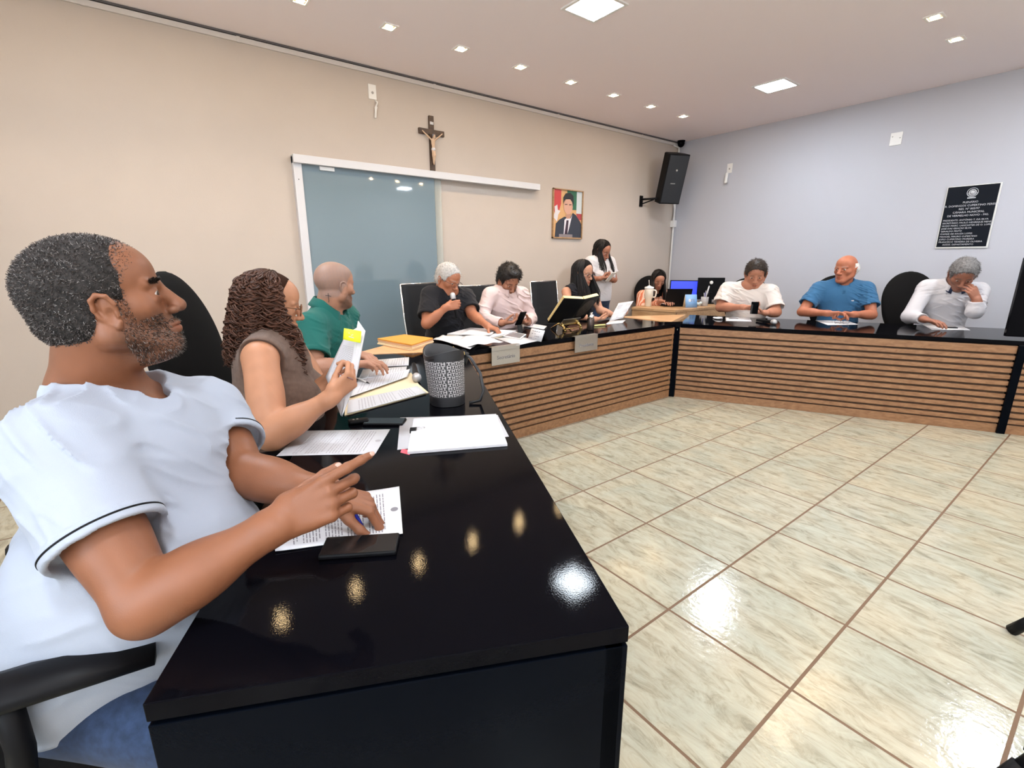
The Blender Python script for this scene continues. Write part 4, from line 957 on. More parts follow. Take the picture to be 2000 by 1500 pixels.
def woman_tank():
    s = .98; h = hitM
    J = dict(headc=h(1139, 533, .95), hf=nrm(V(.97, .12, -.20)), shR=h(1106, 570, 1.02), shL=h(1154, 568, .98), elR=h(1116, 614, .82), wrR=h(1163, 624, .60), elL=h(1172, 606, .80), wrL=h(1205, 619, .62))
    SC = (J['shL'] + J['shR']) / 2; R = nrm(J['shR'] - J['shL']); J['shR'] = SC + R * .175; J['shL'] = SC - R * .175
    J['neck'] = SC + V(.01, 0, .055); J['pel'] = SC + V(-.08, -.02, -.44)
    J['hdR'] = (nrm(V(.25, .95, .12)), V(.1, .0, 1), [(35, 40, 25)] * 4, dict(spread=.3, thumb=(.8, .3, .6)))
    J['hdL'] = (nrm(V(.3, .9, .15)), V(-.3, -.4, .6), [(30, 35, 25)] * 4, dict(spread=.3))
    o = dict(skin=hexc(214, 156, 126), hs=1.10, wide=.95, jaw=.92, nose=.95, lips=1.1, open=.5, bust=.035, bulk=.95, armb=1.0, browc=(.03, .02, .016), brow=.7, lipc=(.85, .38, .38), blush=1)
    root, g, M, tips = make_person('woman with long straight black hair and glasses in a black tank top reading a page', J, s, o)
    shirt(root, 'tank_top', J, s, o, cloth('tank', (.012, .012, .016)), sleeveless=True, neckr=.085, strap=.012, deep=.05, grow=.010, ripple=.009)
    trousers(root, J, s, dark_trs, shoe_m)
    long_hair(root, J['headc'], M, s * 1.1, (.010, .008, .008), 420, .34, width=.0055, azmax=2.2, spread=.012, fwdfall=.12, jitter=.5)
    glasses(root, J['headc'], M, s * 1.1, mat('dark_frame2', (.02, .015, .015), .3), r=.0018)
    return root, J, tips
TANK = woman_tank()
def woman_standing():
    s = .97; h = hitM
    hc = h(1176, 490, 1.50)
    J = dict(headc=hc, hf=nrm(V(.90, .12, -.42)), hu=nrm(V(.42, .05, .9)), shR=h(1150, 513, 1.55), shL=h(1193, 513, 1.55), elR=h(1148, 546, 1.50), wrR=h(1172, 544, 1.30), elL=h(1199, 546, 1.50), wrL=h(1191, 545, 1.30))
    SC = (J['shL'] + J['shR']) / 2; R = nrm(J['shR'] - J['shL']); J['shR'] = SC + R * .185; J['shL'] = SC - R * .185
    J['neck'] = SC + V(.01, 0, .055); J['pel'] = SC + V(.0, 0, -.46)
    J['hdR'] = (nrm(V(.4, .85, .1)), V(-.3, .1, 1), [(35, 40, 25)] * 4, dict(spread=.3, thumb=(.8, .3, .6)))
    J['hdL'] = (nrm(V(.35, -.9, .1)), V(-.3, -.1, 1), [(35, 40, 25)] * 4, dict(spread=.3, thumb=(.8, .3, .6)))
    o = dict(skin=hexc(186, 124, 98), hs=1.08, wide=.97, jaw=.95, open=.2, bust=.03, fat=.015, bulk=1.02, armb=1.05, browc=(.02, .015, .012), lipc=(.85, .42, .42), blush=1)
    root, g, M, tips = make_person('standing woman in a white T-shirt and jeans by the wall, looking at her phone', J, s, o)
    shirt(root, 't_shirt', J, s, o, cloth('white_tee', (.60, .575, .585)), sleeve=.62, neckr=.070, sgrow=.018, loose=1.6, hemz=J['pel'][2] - .02, grow=.018)
    # palm print on the chest
    TM = frame(np.cross(nrm(SC - J['pel']), R), Z3); pc = SC + TM[1] * .152 - V(0, 0, .15) + TM[0] * -.01; mb = MB()
    mb.tube([pc - V(0, 0, .045), pc + TM[0] * .004, pc + V(0, 0, .02)], .004, 6)
    for a in (-1.2, -.5, .2, .9, 1.7, 2.4, 3.1, 3.9): mb.tube([pc + V(0, 0, .02), pc + V(0, 0, .03) + (TM[0] * math.cos(a) + Z3 * math.sin(a)) * .022, pc + V(0, 0, .018) + (TM[0] * math.cos(a) + Z3 * math.sin(a)) * .042], [.004, .005, .001], 5)
    mb.tube([pc + TM[0] * x + V(0, 0, -.05 + .006 * math.sin(x * 130)) for x in np.linspace(-.05, .05, 14)], .004, 5)
    mb.build('shirt_print', MT['ink'], root)
    trousers(root, J, s, jeans, shoe_m, stand=True)
    long_hair(root, J['headc'], M, s * 1.08, (.012, .009, .008), 360, .36, width=.0055, azmax=2.15, spread=.012, fwdfall=.10, side=-1)
    return root, J, tips
STAND = woman_standing()
def secretary():
    s = .98; x = -3.72
    hc = atx(1286, 546, x)
    J = dict(headc=hc, hf=nrm(V(.72, -.55, -.48)), hu=nrm(V(.35, -.25, .85)))
    R = nrm(V(-.52, -.85, 0)); SC = hc + V(-.10, .06, -.23)
    J['shR'] = SC + R * .18; J['shL'] = SC - R * .18; J['neck'] = SC + V(.02, -.01, .055); J['pel'] = SC + V(-.10, .06, -.43)
    fw = np.cross(Z3, R)
    J['elR'] = J['shR'] + V(.06, -.10, -.24); J['elL'] = J['shL'] + V(.10, .02, -.24)
    tgt = hc + fw * .30; tgt[2] = .845
    J['wrR'] = tgt + R * .07; J['wrL'] = tgt - R * .07
    J['hdR'] = (nrm(fw - R * .35), V(0, 0, -1), [(15, 30, 20)] * 4); J['hdL'] = (nrm(fw + R * .35), V(0, 0, -1), [(15, 30, 20)] * 4)
    o = dict(skin=hexc(202, 140, 112), hs=1.05, wide=.96, jaw=.93, open=.15, bust=.03, bulk=.95, browc=(.02, .015, .012), lipc=(.85, .42, .42))
    root, g, M, tips = make_person('woman in an orange patterned blouse bent over a laptop in the room corner', J, s, o)
    m, nt, b = nodes('orange_blouse'); N = nt.nodes; L = nt.links; tc = N.new('ShaderNodeTexCoord'); w = N.new('ShaderNodeTexWave'); w.inputs['Scale'].default_value = 9; w.inputs['Distortion'].default_value = 9; w.inputs['Detail'].default_value = 1
    cr = N.new('ShaderNodeValToRGB'); cr.color_ramp.elements[0].color = (.62, .16, .07, 1); cr.color_ramp.elements[1].color = (.80, .52, .38, 1); cr.color_ramp.elements[0].position = .45; cr.color_ramp.elements[1].position = .62
    L.new(tc.outputs['Object'], w.inputs[0]); L.new(w.outputs[0], cr.inputs[0]); L.new(cr.outputs[0], b.inputs['Base Color']); b.inputs['Roughness'].default_value = .8
    shirt(root, 'blouse', J, s, o, m, sleeve=1.9, neckr=.075, sgrow=.022, deep=.03, ripple=.004)
    trousers(root, J, s, dark_trs, shoe_m)
    long_hair(root, J['headc'], M, s * 1.05, (.012, .009, .008), 360, .30, width=.005, azmax=2.15, spread=.02, fwdfall=.10)
    return root, J, tips
SEC = secretary()
FR = -NR                                          # the way people at the right counter face
def fix(J, hw):
    SC = (J['shL'] + J['shR']) / 2; R = nrm(J['shR'] - J['shL']); J['shR'] = SC + R * hw; J['shL'] = SC - R * hw; return SC
def man_tee():
    s = 1.05; h = hitR
    J = dict(headc=h(1476, 535, .95), hf=nrm(FR + V(.05, .0, -.42)), hu=nrm(FR * .4 + V(0, 0, .9)), shR=h(1421, 567, 1.0), shL=h(1504, 572, 1.0), elR=h(1407, 600, .88), wrR=h(1452, 600, .70), elL=h(1516, 610, .88), wrL=h(1494, 611, .70))
    SC = fix(J, .225); J['neck'] = SC + V(0, 0, .06) + FR * .02; J['pel'] = SC + V(0, 0, -.46) - FR * .10
    J['hdR'] = (nrm(V(.93, .35, .0)), V(.2, -.4, .8), [(30, 40, 25)] * 4, dict(spread=.3, thumb=(.8, .3, .6)))
    J['hdL'] = (nrm(V(-.75, -.45, .12)), V(.0, -.3, 1), [(35, 40, 25)] * 4, dict(spread=.3, thumb=(.7, .4, .7)))
    o = dict(skin=hexc(200, 136, 108), hs=1.12, wide=1.05, jaw=1.08, open=.15, nose=1.1, bulk=1.12, fat=.03, armb=1.15, neckw=1.1, browc=(.06, .04, .03), brow=.6)
    root, g, M, tips = make_person('man with short brown hair in a cream T-shirt looking down at a phone', J, s, o)
    shirt(root, 't_shirt', J, s, o, cloth('cream_tee', (.62, .565, .53)), sleeve=.78, neckr=.070, sgrow=.022, loose=2, ripple=.009)
    trousers(root, J, s, dark_trs, shoe_m)
    cap_hair(root, J['headc'], M, s * 1.12, hair_mat('brown_hair', (.03, .02, .015)), th=.009, top=.006, front=.066, blades=2200, bl=(.014, .030), br=.0014, cols=[(.06, .04, .03), (.025, .017, .013)], wide=1.05)
    return root, J, tips
TEE = man_tee()
def man_blue():
    s = 1.06; h = hitR
    J = dict(headc=h(1652, 525, 1.0), hf=nrm(FR + V(-.62, -.22, -.06)), shR=h(1600, 566, 1.05), shL=h(1691, 566, 1.05), elR=h(1566, 609, .90), wrR=h(1618, 612, .72), elL=h(1703, 615, .90), wrL=h(1668, 614, .72))
    SC = fix(J, .215); J['neck'] = SC + V(0, 0, .06); J['pel'] = SC + V(0, 0, -.46) - FR * .04
    J['hdR'] = (nrm(V(.95, .30, .05)), V(-.1, -.3, -.6), [(18, 35, 25)] * 4, dict(spread=.4, thumb=(.8, .3, .5)))
    J['hdL'] = (nrm(V(-.9, -.45, .05)), V(.2, -.2, -.6), [(18, 35, 25)] * 4, dict(spread=.4, thumb=(.8, .3, .5)))
    o = dict(skin=hexc(196, 122, 92), hs=1.08, wide=.98, open=.45, nose=1.15, bulk=1.05, armb=1.0, wrb=1.1, browc=(.35, .3, .27), brow=.5)
    root, g, M, tips = make_person('balding white haired man in a blue polo shirt with clasped hands', J, s, o)
    m = cloth('blue_polo', (.032, .115, .235), .8)
    ob, TM, SC = shirt(root, 'polo_shirt', J, s, o, m, sleeve=.66, neckr=.064, sgrow=.020, loose=1.8, ripple=.009)
    collar(root, 'collar', J, s, TM, m, r=.070, h=.04, flap=.065)
    MB().box(SC + TM[1] * .130 - TM[2] * .05, (.011, .002, .062), [TM[0], TM[1], TM[2]]).build('placket', m, ob)
    MB().box(SC + TM[1] * .134 - TM[2] * .09 - TM[0] * .085, (.012, .003, .004), [TM[0], TM[1], TM[2]]).build('chest_mark', MT['paper'], ob)
    trousers(root, J, s, dark_trs, shoe_m)
    cap_hair(root, J['headc'], M, s * 1.08, mat('white_hair', (.70, .68, .65), .7, bump=.6, bscale=180), th=.012, bald=True, blades=900, bl=(.008, .015), cols=[(.78, .76, .73)], br=.0009)
    # watch on the left wrist
    w = lerp(J['elL'], J['wrL'], .93); E = frame(J['wrL'] - J['elL'], Z3)
    MB().lathe([(.030, -.006), (.033, -.006), (.033, .006), (.030, .006)], w, 20, [E[0], E[2], E[1]], ring=True).build('bracelet', MT['brass'], root)
    return root, J, tips
BLUE = man_blue()
def man_hand():
    s = 1.05; h = hitR
    J = dict(headc=h(1880, 536, .86), hf=nrm(FR + V(-.12, -.05, -.75)), hu=nrm(FR * .75 + V(0, 0, .8)), shR=h(1812, 563, .98), shL=h(1910, 570, .98), elR=h(1776, 618, .86), wrR=h(1806, 624, .62), elL=h(1900, 622, .64), wrL=h(1908, 586, .72))
    SC = fix(J, .205); J['neck'] = SC + V(0, 0, .05) + FR * .03; J['pel'] = SC + V(0, 0, -.45) - FR * .16
    J['elL'] = J['shL'] + nrm(J['elL'] - J['shL']) * .31
    J['hdR'] = (nrm(V(.80, -.30, -.10)), V(0, 0, -1), [(12, 25, 15)] * 4)
    top = h(1884, 545, .74); J['hdL'] = (nrm(top - J['wrL']), nrm(-FR + V(-.3, 0, -.1)), [(25, 35, 20), (28, 35, 20), (30, 38, 22), (34, 40, 24)], dict(spread=.6, thumb=(.8, .5, .4)))
    o = dict(skin=hexc(176, 116, 92), hs=1.08, wide=1.02, open=.1, nose=1.1, bulk=1.05, armb=1.0, beard=((.10, .085, .08), .4), browc=(.08, .07, .06))
    root, g, M, tips = make_person('grey haired man in a white long sleeved shirt, forehead resting on his hand', J, s, o)
    m = cloth('white_shirt', (.54, .525, .55), .85); navy = cloth('navy_collar', (.015, .022, .05))
    ob, TM, SC = shirt(root, 'shirt', J, s, o, m, sleeve=1.88, neckr=.066, sgrow=.018, ripple=.011, waves=[(V(.3, .5, 1), .11, .3, .5), (V(-.6, .4, 1), .10, 1.7, .4), (V(1, -.3, .5), .14, 2.1, .4)])
    collar(root, 'collar', J, s, TM, m, r=.073, h=.042, flap=.075, open_=.6); collar(root, 'inner_collar', J, s, TM, navy, r=.068, h=.036, flap=.03, open_=.35)
    mb = MB()
    for k in range(4): mb.lathe([(.006, 0), (.006, .004)], SC + TM[1] * (.128 - .004 * k) - TM[2] * (.06 + .075 * k), 10, [TM[0], TM[2], TM[1]])
    mb.build('button', MT['ink'], ob)
    trousers(root, J, s, dark_trs, shoe_m)
    cap_hair(root, J['headc'], M, s * 1.08, mat('dark_grey_hair', (.16, .155, .155), .7, bump=.6, bscale=150, vary=.4, vscale=60), th=.014, top=.006, front=.064, blades=1200, bl=(.014, .026), cols=[(.26, .25, .25), (.07, .065, .065)], br=.0014)
    return root, J, tips
HANDM = man_hand()
# ------------------------------------------------------------------ chairs
def fabric_chair(name, label, loc, face, h=1.24, w=.24, arms=True, tilt=.12, group='padded office chairs', seat_z=.46, arm_r=1.0):
    """round backed padded office chair; face: horizontal direction the sitter looks"""
    f = nrm(V(face[0], face[1], 0)); r = np.cross(f, Z3); L = V(loc[0], loc[1], 0)
    t = thing(name, label, 'chair', tuple(L), group=group)
    g = lambda x, y, z: L + r * x + f * y + Z3 * z
    S = Field(*box_of([g(-.3, -.3, seat_z - .1), g(.3, .3, seat_z + .1), g(-.3, .3, seat_z), g(.3, -.3, seat_z)], .03), .012)
    S.rbox(g(0, .02, seat_z - .035), np.array([r, f, Z3]), (.245, .235, .04), .035, .01); S.build('seat', MT['black_fabric'], t)
    up = nrm(Z3 - f * tilt); b0 = g(0, -.235, seat_z + .13); hh = (h - b0[2]) / up[2]; n = np.cross(r, up) * -1
    B = Field(*box_of([b0 - r * .3, b0 + r * .3, b0 + up * hh, b0 + up * hh + r * .3, b0 + up * hh - r * .3, b0 - up * .1], .08), .009)
    c = b0 + up * hh * .5
    n = nrm(f - up * np.dot(f, up))
    B.ell(c + up * hh * .10, np.array([r, n, up]), V(w, .045, hh * .43), .04); B.ell(c - up * hh * .22, np.array([r, n, up]), V(w * .86, .05, hh * .32), .06); B.ell(c, np.array([r, n, up]), V(w * .95, .04, hh * .42), .04)
    B.build('backrest', MT['black_fabric'], t)
    MB().tube([g(0, -.12, seat_z - .07), g(0, -.25, seat_z - .06), g(0, -.285, seat_z + .02), c - n * .05 - up * hh * .2], .022, 8, flat=.5).build('back_bracket', MT['black_plastic'], t)
    MB().tube([g(0, 0, seat_z - .07), g(0, 0, .11)], .028, 12).build('gas_stem', MT['black_plastic'], t)
    for k in range(5):
        a = 2 * math.pi * k / 5 + .3; d = r * math.cos(a) + f * math.sin(a)
        lg = MB().tube([L + Z3 * .115, L + d * .29 + Z3 * .075], [.026, .016], 8).build('base_spoke', MT['black_plastic'], t)
        MB().tube([L + d * .285 + Z3 * .03 - np.cross(d, Z3) * .018, L + d * .285 + Z3 * .03 + np.cross(d, Z3) * .018], .028, 12).build('caster', MT['black_plastic'], lg)
    if arms:
        for e in (-1, 1):
            ar = MB().tube([g(e * .22, -.02, seat_z - .05), g(e * .285, -.02, seat_z - .03), g(e * .292, .0, seat_z + .10), g(e * .29, .0, seat_z + .20)], [.018, .02, .02, .02], 8).build('arm_post', MT['black_plastic'], t)
            MB().tube([g(e * .285, -.16, seat_z + .19), g(e * .29, -.10, seat_z + .215), g(e * .29, .08, seat_z + .215), g(e * .285, .14 + .06 * (arm_r > 1), seat_z + .20)], [.022 * arm_r, .03 * arm_r, .03 * arm_r, .022 * arm_r], 10, flat=.55).build('armrest', MT['black_plastic'], t)
    return t
def mesh_chair(name, label, loc, face, top=1.15, w=.225, group='chrome framed office chairs'):
    f = nrm(V(face[0], face[1], 0)); r = np.cross(f, Z3); L = V(loc[0], loc[1], 0); t = thing(name, label, 'chair', tuple(L), group=group); g = lambda x, y, z: L + r * x + f * y + Z3 * z
    curve = [(.20, .455), (.0, .445), (-.16, .455), (-.215, .52), (-.245, .66), (-.275, .85), (-.31, top)]
    m = MB()
    def fn(u, v):
        k = u * (len(curve) - 1); i = min(int(k), len(curve) - 2); y, z = lerp(curve[i], curve[i + 1], k - i); return g((v - .5) * 2 * w, y, z + .004 * math.sin(u * 140))
    m.sheet(fn, 90, 4, .012); m.build('seat_sling', MT['dark_mesh'], t)
    for e in (-1, 1):
        MB().tube([g(e * (w + .008), y, z) for y, z in curve] , .0075, 8, flat=1.4).build('side_rail', MT['chrome'], t)
        MB().tube([g(e * (w + .01), -.22, .55), g(e * (w + .05), -.12, .66), g(e * (w + .05), .08, .65), g(e * (w + .03), .14, .56), g(e * (w + .01), .12, .455)], .011, 8).build('armrest', MT['chrome'], t)
    MB().tube([g(-w, -.31, top), g(w, -.31, top)], .008, 8).build('top_rail', MT['chrome'], t)
    MB().tube([g(0, 0, .43), g(0, 0, .11)], .026, 12).build('gas_stem', MT['chrome'], t)
    for k in range(5):
        a = 2 * math.pi * k / 5 + .3; d = r * math.cos(a) + f * math.sin(a)
        lg = MB().tube([L + Z3 * .115, L + d * .29 + Z3 * .075], [.024, .014], 8).build('base_spoke', MT['chrome'], t)
        MB().tube([L + d * .285 + Z3 * .03 - np.cross(d, Z3) * .018, L + d * .285 + Z3 * .03 + np.cross(d, Z3) * .018], .028, 12).build('caster', MT['black_plastic'], lg)
    return t
FL = -NL
hp = HERO[1]['pel']; fabric_chair('office_chair', 'black padded chair under the man in the foreground, armrest before his shirt', V(-.83, -1.27, 0), V(.14, .99), h=1.0, seat_z=.475, arm_r=1.5)
cp = CURLY[1]['pel']; fabric_chair('office_chair', 'tall round backed black chair behind the woman with curly hair', cp + FL * .03 + DL * .10, V(.50, .86), h=1.31, w=.25, tilt=.16)
gp = GREEN[1]['pel']; fabric_chair('office_chair', 'black padded chair under the man in the green polo shirt', gp, FL, h=.98)
bp = BLACK[1]['pel']; mesh_chair('office_chair', 'black sling chair with chrome frame behind the man with the microphone', (bp[0] - .02, bp[1] + .02), V(.95, .25), top=1.16)
wp = WHITE[1]['pel']; mesh_chair('office_chair', 'black sling chair with chrome frame behind the man in the pink shirt', (wp[0] - .05, wp[1] - .05), V(1, .0), top=1.12)
tp = TANK[1]['pel']; mesh_chair('office_chair', 'black sling chair with chrome frame left of the woman in the black tank top', (tp[0] - .06, tp[1] - .06), V(.97, .15), top=1.14)
sp = SEC[1]['pel']; fabric_chair('office_chair', 'round backed black chair behind the woman in the orange blouse', sp + V(.03, .10, 0), V(.8, -.5), h=1.14)
ap = TEE[1]['pel']; fabric_chair('office_chair', 'round backed black chair behind the man in the cream T-shirt', ap, FR, h=1.16, w=.25)
up_ = BLUE[1]['pel']; fabric_chair('office_chair', 'round backed black chair behind the man in the blue polo', up_, FR, h=1.20, w=.25)
np_ = HANDM[1]['pel']; fabric_chair('office_chair', 'black chair turned aside behind the man resting his forehead', np_ - DR * .10, FR + DR * .35, h=1.24, w=.27, tilt=.20)
# ------------------------------------------------------------------ things on the walls
def wallL(y, z, off=0): return V(WX + off, y, z)
AXL = np.array([[0, 1, 0], [0, 0, 1], [1, 0, 0]], float)      # right, up, out of the left wall
AXR = np.array([[1, 0, 0], [0, 0, 1], [0, -1, 0]], float)     # same for the wall with the plaque
dark_wood = wood_mat('cross_wood', (.035, .018, .010), (.075, .04, .022), (0, 1), .5)
cx = thing('crucifix', 'dark wooden crucifix on the beige wall above the door rail', 'crucifix', wallL(1.565, 2.5))
MB().box(wallL(1.565, 2.525, .012), (.012, .026, .262)).build('upright', dark_wood, cx, .002)
MB().box(wallL(1.565, 2.635, .0125), (.0125, .143, .026)).build('crossbar', dark_wood, cx, .002)
MB().sheet(lambda u, v: wallL(1.565 + (u - .5) * .04, 2.718 + (v - .5) * .026, .026 + .003 * math.sin(u * 6.28)), 8, 3, .002).build('scroll', MT['paper'], cx)
F = Field(wallL(1.40, 2.30, 0), wallL(1.73, 2.70, .09), .003); q = lambda y, z, x=.04: wallL(1.565 + y, 2.5 + z, x)
F.ell(q(.006, .092, .052), np.eye(3), (.017, .015, .021), .004); F.ell(q(0, .035), np.eye(3), (.016, .022, .042), .012); F.ell(q(0, -.02), np.eye(3), (.015, .018, .028), .012)
for e in (-1, 1):
    F.chain([q(e * .018, .060), q(e * .062, .092), q(e * .112, .132, .034)], [.009, .0075, .006], .008); F.chain([q(e * .008, -.03), q(e * .011, -.085, .05), q(e * .003, -.145, .04)], [.012, .010, .007], .008)
F.cap(q(0, -.145, .038), q(0, -.168, .044), .008, .006, .005)
fig = F.build('figure', mat('figure_paint', (.55, .38, .26), .5), cx)
F = Field(wallL(1.50, 2.40, 0), wallL(1.63, 2.56, .09), .0025); F.ell(q(0, -.028), np.eye(3), (.019, .0215, .023), .004); F.build('loincloth', MT['paper'], fig)
F = Field(wallL(1.50, 2.52, 0), wallL(1.63, 2.65, .09), .0025); F.ell(q(.004, .098, .048), np.eye(3), (.0175, .0175, .018), .004); F.build('hair', MT['ink'], fig)

def outlet(label, c, ax, hang):
    t = thing('wall_outlet', label, 'outlet', tuple(c), group='white outlets high on the walls')
    MB().box(c + ax[2] * .004, (.038, .062, .004), ax).build('plate', MT['white_plastic'], t, .002)
    MB().lathe([(.011, 0), (.011, .004), (.008, .0045)], c + ax[2] * .008 - ax[1] * .008, 16, ax).build('socket', mat('socket', (.35, .33, .31), .5), t)
    if hang == 1:
        MB().tube([c - ax[1] * .07 + ax[0] * .022 + ax[2] * .01, c - ax[1] * .085 + ax[0] * .036 + ax[2] * .02, c - ax[1] * .10 + ax[0] * .034 + ax[2] * .016, c - ax[1] * .12 + ax[0] * .022 + ax[2] * .016], .008, 8).build('cable', MT['white_plastic'], t)
        MB().lathe([(.006, 0), (.014, .01), (.012, .03), (.008, .05), (.010, .10), (.006, .105)], c - ax[1] * .118 + ax[0] * .022 + ax[2] * .018, 14, [ax[0], ax[2], -ax[1] - ax[0] * .12]).build('connector', MT['white_plastic'], t)
    else:
        MB().lathe([(.012, 0), (.021, .006), (.021, .10), (.024, .115), (.024, .135), (.006, .14)], c - ax[1] * .058 - ax[0] * .022 + ax[2] * .024, 16, [ax[0], ax[2], -ax[1] + ax[2] * .1]).build('plug_adapter', MT['white_plastic'], t)
    return t
outlet('white outlet plate with a dangling white connector, high on the beige wall', wallL(.965, 2.895), AXL, 1)
outlet('white outlet plate with a plugged white adapter, on the grey wall', V(-3.455, WY, 2.625), AXR, 2)
bp_ = thing('blank_wall_plate', 'blank white square cover plate with two screws on the grey wall', 'plate', (-1.555, WY, 2.66))
MB().box(V(-1.555, WY - .005, 2.66), (.055, .005, .065)).build('plate', MT['white_plastic'], bp_, .004)
for x, z in ((-1.59, 2.685), (-1.52, 2.665)): MB().lathe([(.006, 0), (.004, .003)], V(x, WY - .01, z), 10, AXR[[0, 1, 2]]).build('screw', MT['steel'], bp_)

# framed official portrait
pt = thing('framed_portrait', 'portrait of a person in a dark suit before flags, in a thin wooden frame', 'picture', wallL(3.5, 1.95))
pw, ph = .265, .30; P0 = wallL(3.505, 1.95)
fm = wood_mat('frame_wood', (.30, .17, .08), (.42, .26, .13), (0, 1), .4); f = MB()
for a, b_, ha, hb in ((0, ph - .006, pw, .006), (0, -ph + .008, pw, .008), (-pw + .007, 0, .007, ph), (pw - .006, 0, .006, ph)): f.box(P0 + V(.012, a, b_), (.012, ha, hb))
f.build('frame', fm, pt); 
def flat(name, pts, m, d, par): MB().ngon([P0 + V(d, a * pw / .29, b_ * ph / .50) for a, b_ in pts], (1, 0, 0), .0012).build(name, m, par)
def oval(cx_, cy_, rx, ry, n=28): return [(cx_ + rx * math.cos(2 * math.pi * i / n), cy_ + ry * math.sin(2 * math.pi * i / n)) for i in range(n)]
pm = lambda n, c: mat('portrait_' + n, c, .35)
print_ = MB().box(P0 + V(.003, 0, 0), (.003, pw - .01, ph - .01)).build('print', pm('field', (.62, .36, .16)), pt)
flat('flag', [(-.28, .49), (-.13, .49), (-.13, .20), (-.18, .0), (-.28, .05)], pm('red', (.50, .05, .05)), .0072, print_)
flat('flag', [(-.02, .49), (.17, .49), (.17, .1), (.02, .1)], pm('green', (.03, .13, .07)), .0072, print_)
flat('flag', [(.17, .49), (.28, .49), (.28, .03), (.17, .03)], pm('pale', (.55, .60, .62)), .0076, print_)
flat('flag', [(.17, .03), (.28, .03), (.28, -.10), (.20, -.10)], pm('crimson', (.36, .05, .06)), .0076, print_)
flat('star_ornament', [(-.25, .14), (-.2, .18), (-.19, .08), (-.14, .06), (-.18, -.02), (-.2, -.16), (-.28, -.06), (-.24, .02)], pm('white', (.66, .63, .66)), .0078, print_)
flat('suit', [(-.24, -.49), (-.22, -.20), (-.16, -.12), (-.06, -.05), (.04, -.09), (.10, .04), (.16, .0), (.25, -.13), (.28, -.20), (.28, -.49)], pm('suit', (.03, .035, .05)), .0088, print_)
flat('shirt_front', [(-.07, -.46), (-.06, -.12), (-.02, -.07), (.06, -.08), (.09, .0), (.03, -.30), (-.01, -.46)], pm('shirt', (.68, .66, .72)), .0098, print_)
flat('tie', [(-.02, -.12), (.02, -.12), (.0, -.46), (-.06, -.46)], pm('tie', (.04, .02, .035)), .0106, print_)
flat('neck', [(-.04, -.01), (.07, .02), (.05, -.08), (-.02, -.09)], pm('neck', (.45, .24, .17)), .0106, print_)
flat('face', oval(.005, .16, .088, .155), pm('face', (.60, .34, .25)), .0112, print_)
flat('hair', [(-.09, .20), (-.095, .33), (-.05, .42), (.04, .44), (.10, .38), (.11, .24), (.09, .17), (.08, .27), (.04, .31), (-.05, .30), (-.075, .26)], pm('hair', (.02, .018, .02)), .0124, print_)
for y in (-.036, .044):
    flat('brow', [(y - .024, .205), (y + .024, .21), (y + .024, .195), (y - .024, .188)], pm('hair', (.02, .018, .02)), .0122, print_)
flat('caption', [(-.16, -.41), (.10, -.41), (.10, -.475), (-.16, -.475)], pm('caption', (.22, .19, .20)), .0122, print_)

# loudspeaker on a swivel bracket, camera dome and conduits in the corner
ls = thing('loudspeaker', 'black wall loudspeaker tilted down in the room corner', 'loudspeaker', (-3.95, 5.2, 2.5))
fw_ = nrm(V(.86, -.40, -.30)); E = frame(fw_, Z3); cc = V(-3.98, 5.19, 2.50)
S = MB(); S.ngon([cc + E[1] * a + E[0] * b_ for a, b_ in ((.11, -.155), (.11, .155), (-.04, .155), (-.14, .09), (-.14, -.09), (-.04, -.155))], E[2], .001) if False else None
hh = .325; poly = [(.11, -.155), (.11, .155), (-.04, .155), (-.14, .09), (-.14, -.09), (-.04, -.155)]
vs = [cc + E[1] * a + E[0] * b_ + E[2] * z for z in (-hh, hh) for a, b_ in poly]; S.add(vs, [(5, 4, 3, 2, 1, 0), (6, 7, 8, 9, 10, 11)] + [(i, (i + 1) % 6, 6 + (i + 1) % 6, 6 + i) for i in range(6)])
S.build('cabinet', MT['black_plastic'], ls, .006)
MB().box(cc + E[1] * .113, (.142, .004, hh - .015), E).build('grille', mat('speaker_grille', (.012, .014, .018), .5, bump=.5, bscale=300), ls, .002)
MB().lathe([(.016, 0), (.012, .004)], cc + E[1] * .118 + E[2] * .12 + E[0] * .0, 14, [E[0], E[2], E[1]]).build('tweeter_badge', MT['steel'], ls)
MB().box(cc + E[1] * .119 - E[2] * .05 + E[0] * .02, (.035, .002, .006), E).build('name_badge', MT['steel'], ls)
br_ = MB().box(V(WX + .008, 4.97, 2.21), (.008, .03, .075)).build('wall_bracket', MT['black_plastic'], ls)
MB().tube([V(WX + .016, 4.97, 2.235), V(-4.12, 5.04, 2.235), cc - E[2] * hh * .92 - E[1] * .05], .014, 8).build('bracket_arm', MT['black_plastic'], br_)
MB().tube([V(WX + .016, 4.97, 2.17), V(-4.14, 5.05, 2.225)], .009, 8).build('bracket_strut', MT['black_plastic'], br_)
dm = thing('camera_dome', 'small black dome camera in the corner under the ceiling', 'security camera', (WX + .07, WY - .07, H))
MB().lathe([(.052, 0), (.052, .03), (.044, .055), (.026, .075), (.004, .082)], V(WX + .10, WY - .10, H - .012), 20, [[1, 0, 0], [0, -1, 0], [0, 0, -1]]).build('dome', MT['gloss_black'], dm)
MB().lathe([(.055, 0), (.055, .012)], V(WX + .10, WY - .10, H), 20, [[1, 0, 0], [0, -1, 0], [0, 0, -1]]).build('mount', MT['black_plastic'], dm)
cp_ = thing('conduit_pipe', 'white conduit pipe running down the corner behind the loudspeaker', 'pipe', (WX, WY, 0))
MB().tube([V(WX + .02, WY - .16, H - .06), V(WX + .03, WY - .04, H - .08), V(WX + .03, WY - .03, 2.0), V(WX + .03, WY - .03, .02)], .014, 10).build('tube', MT['white_plastic'], cp_)
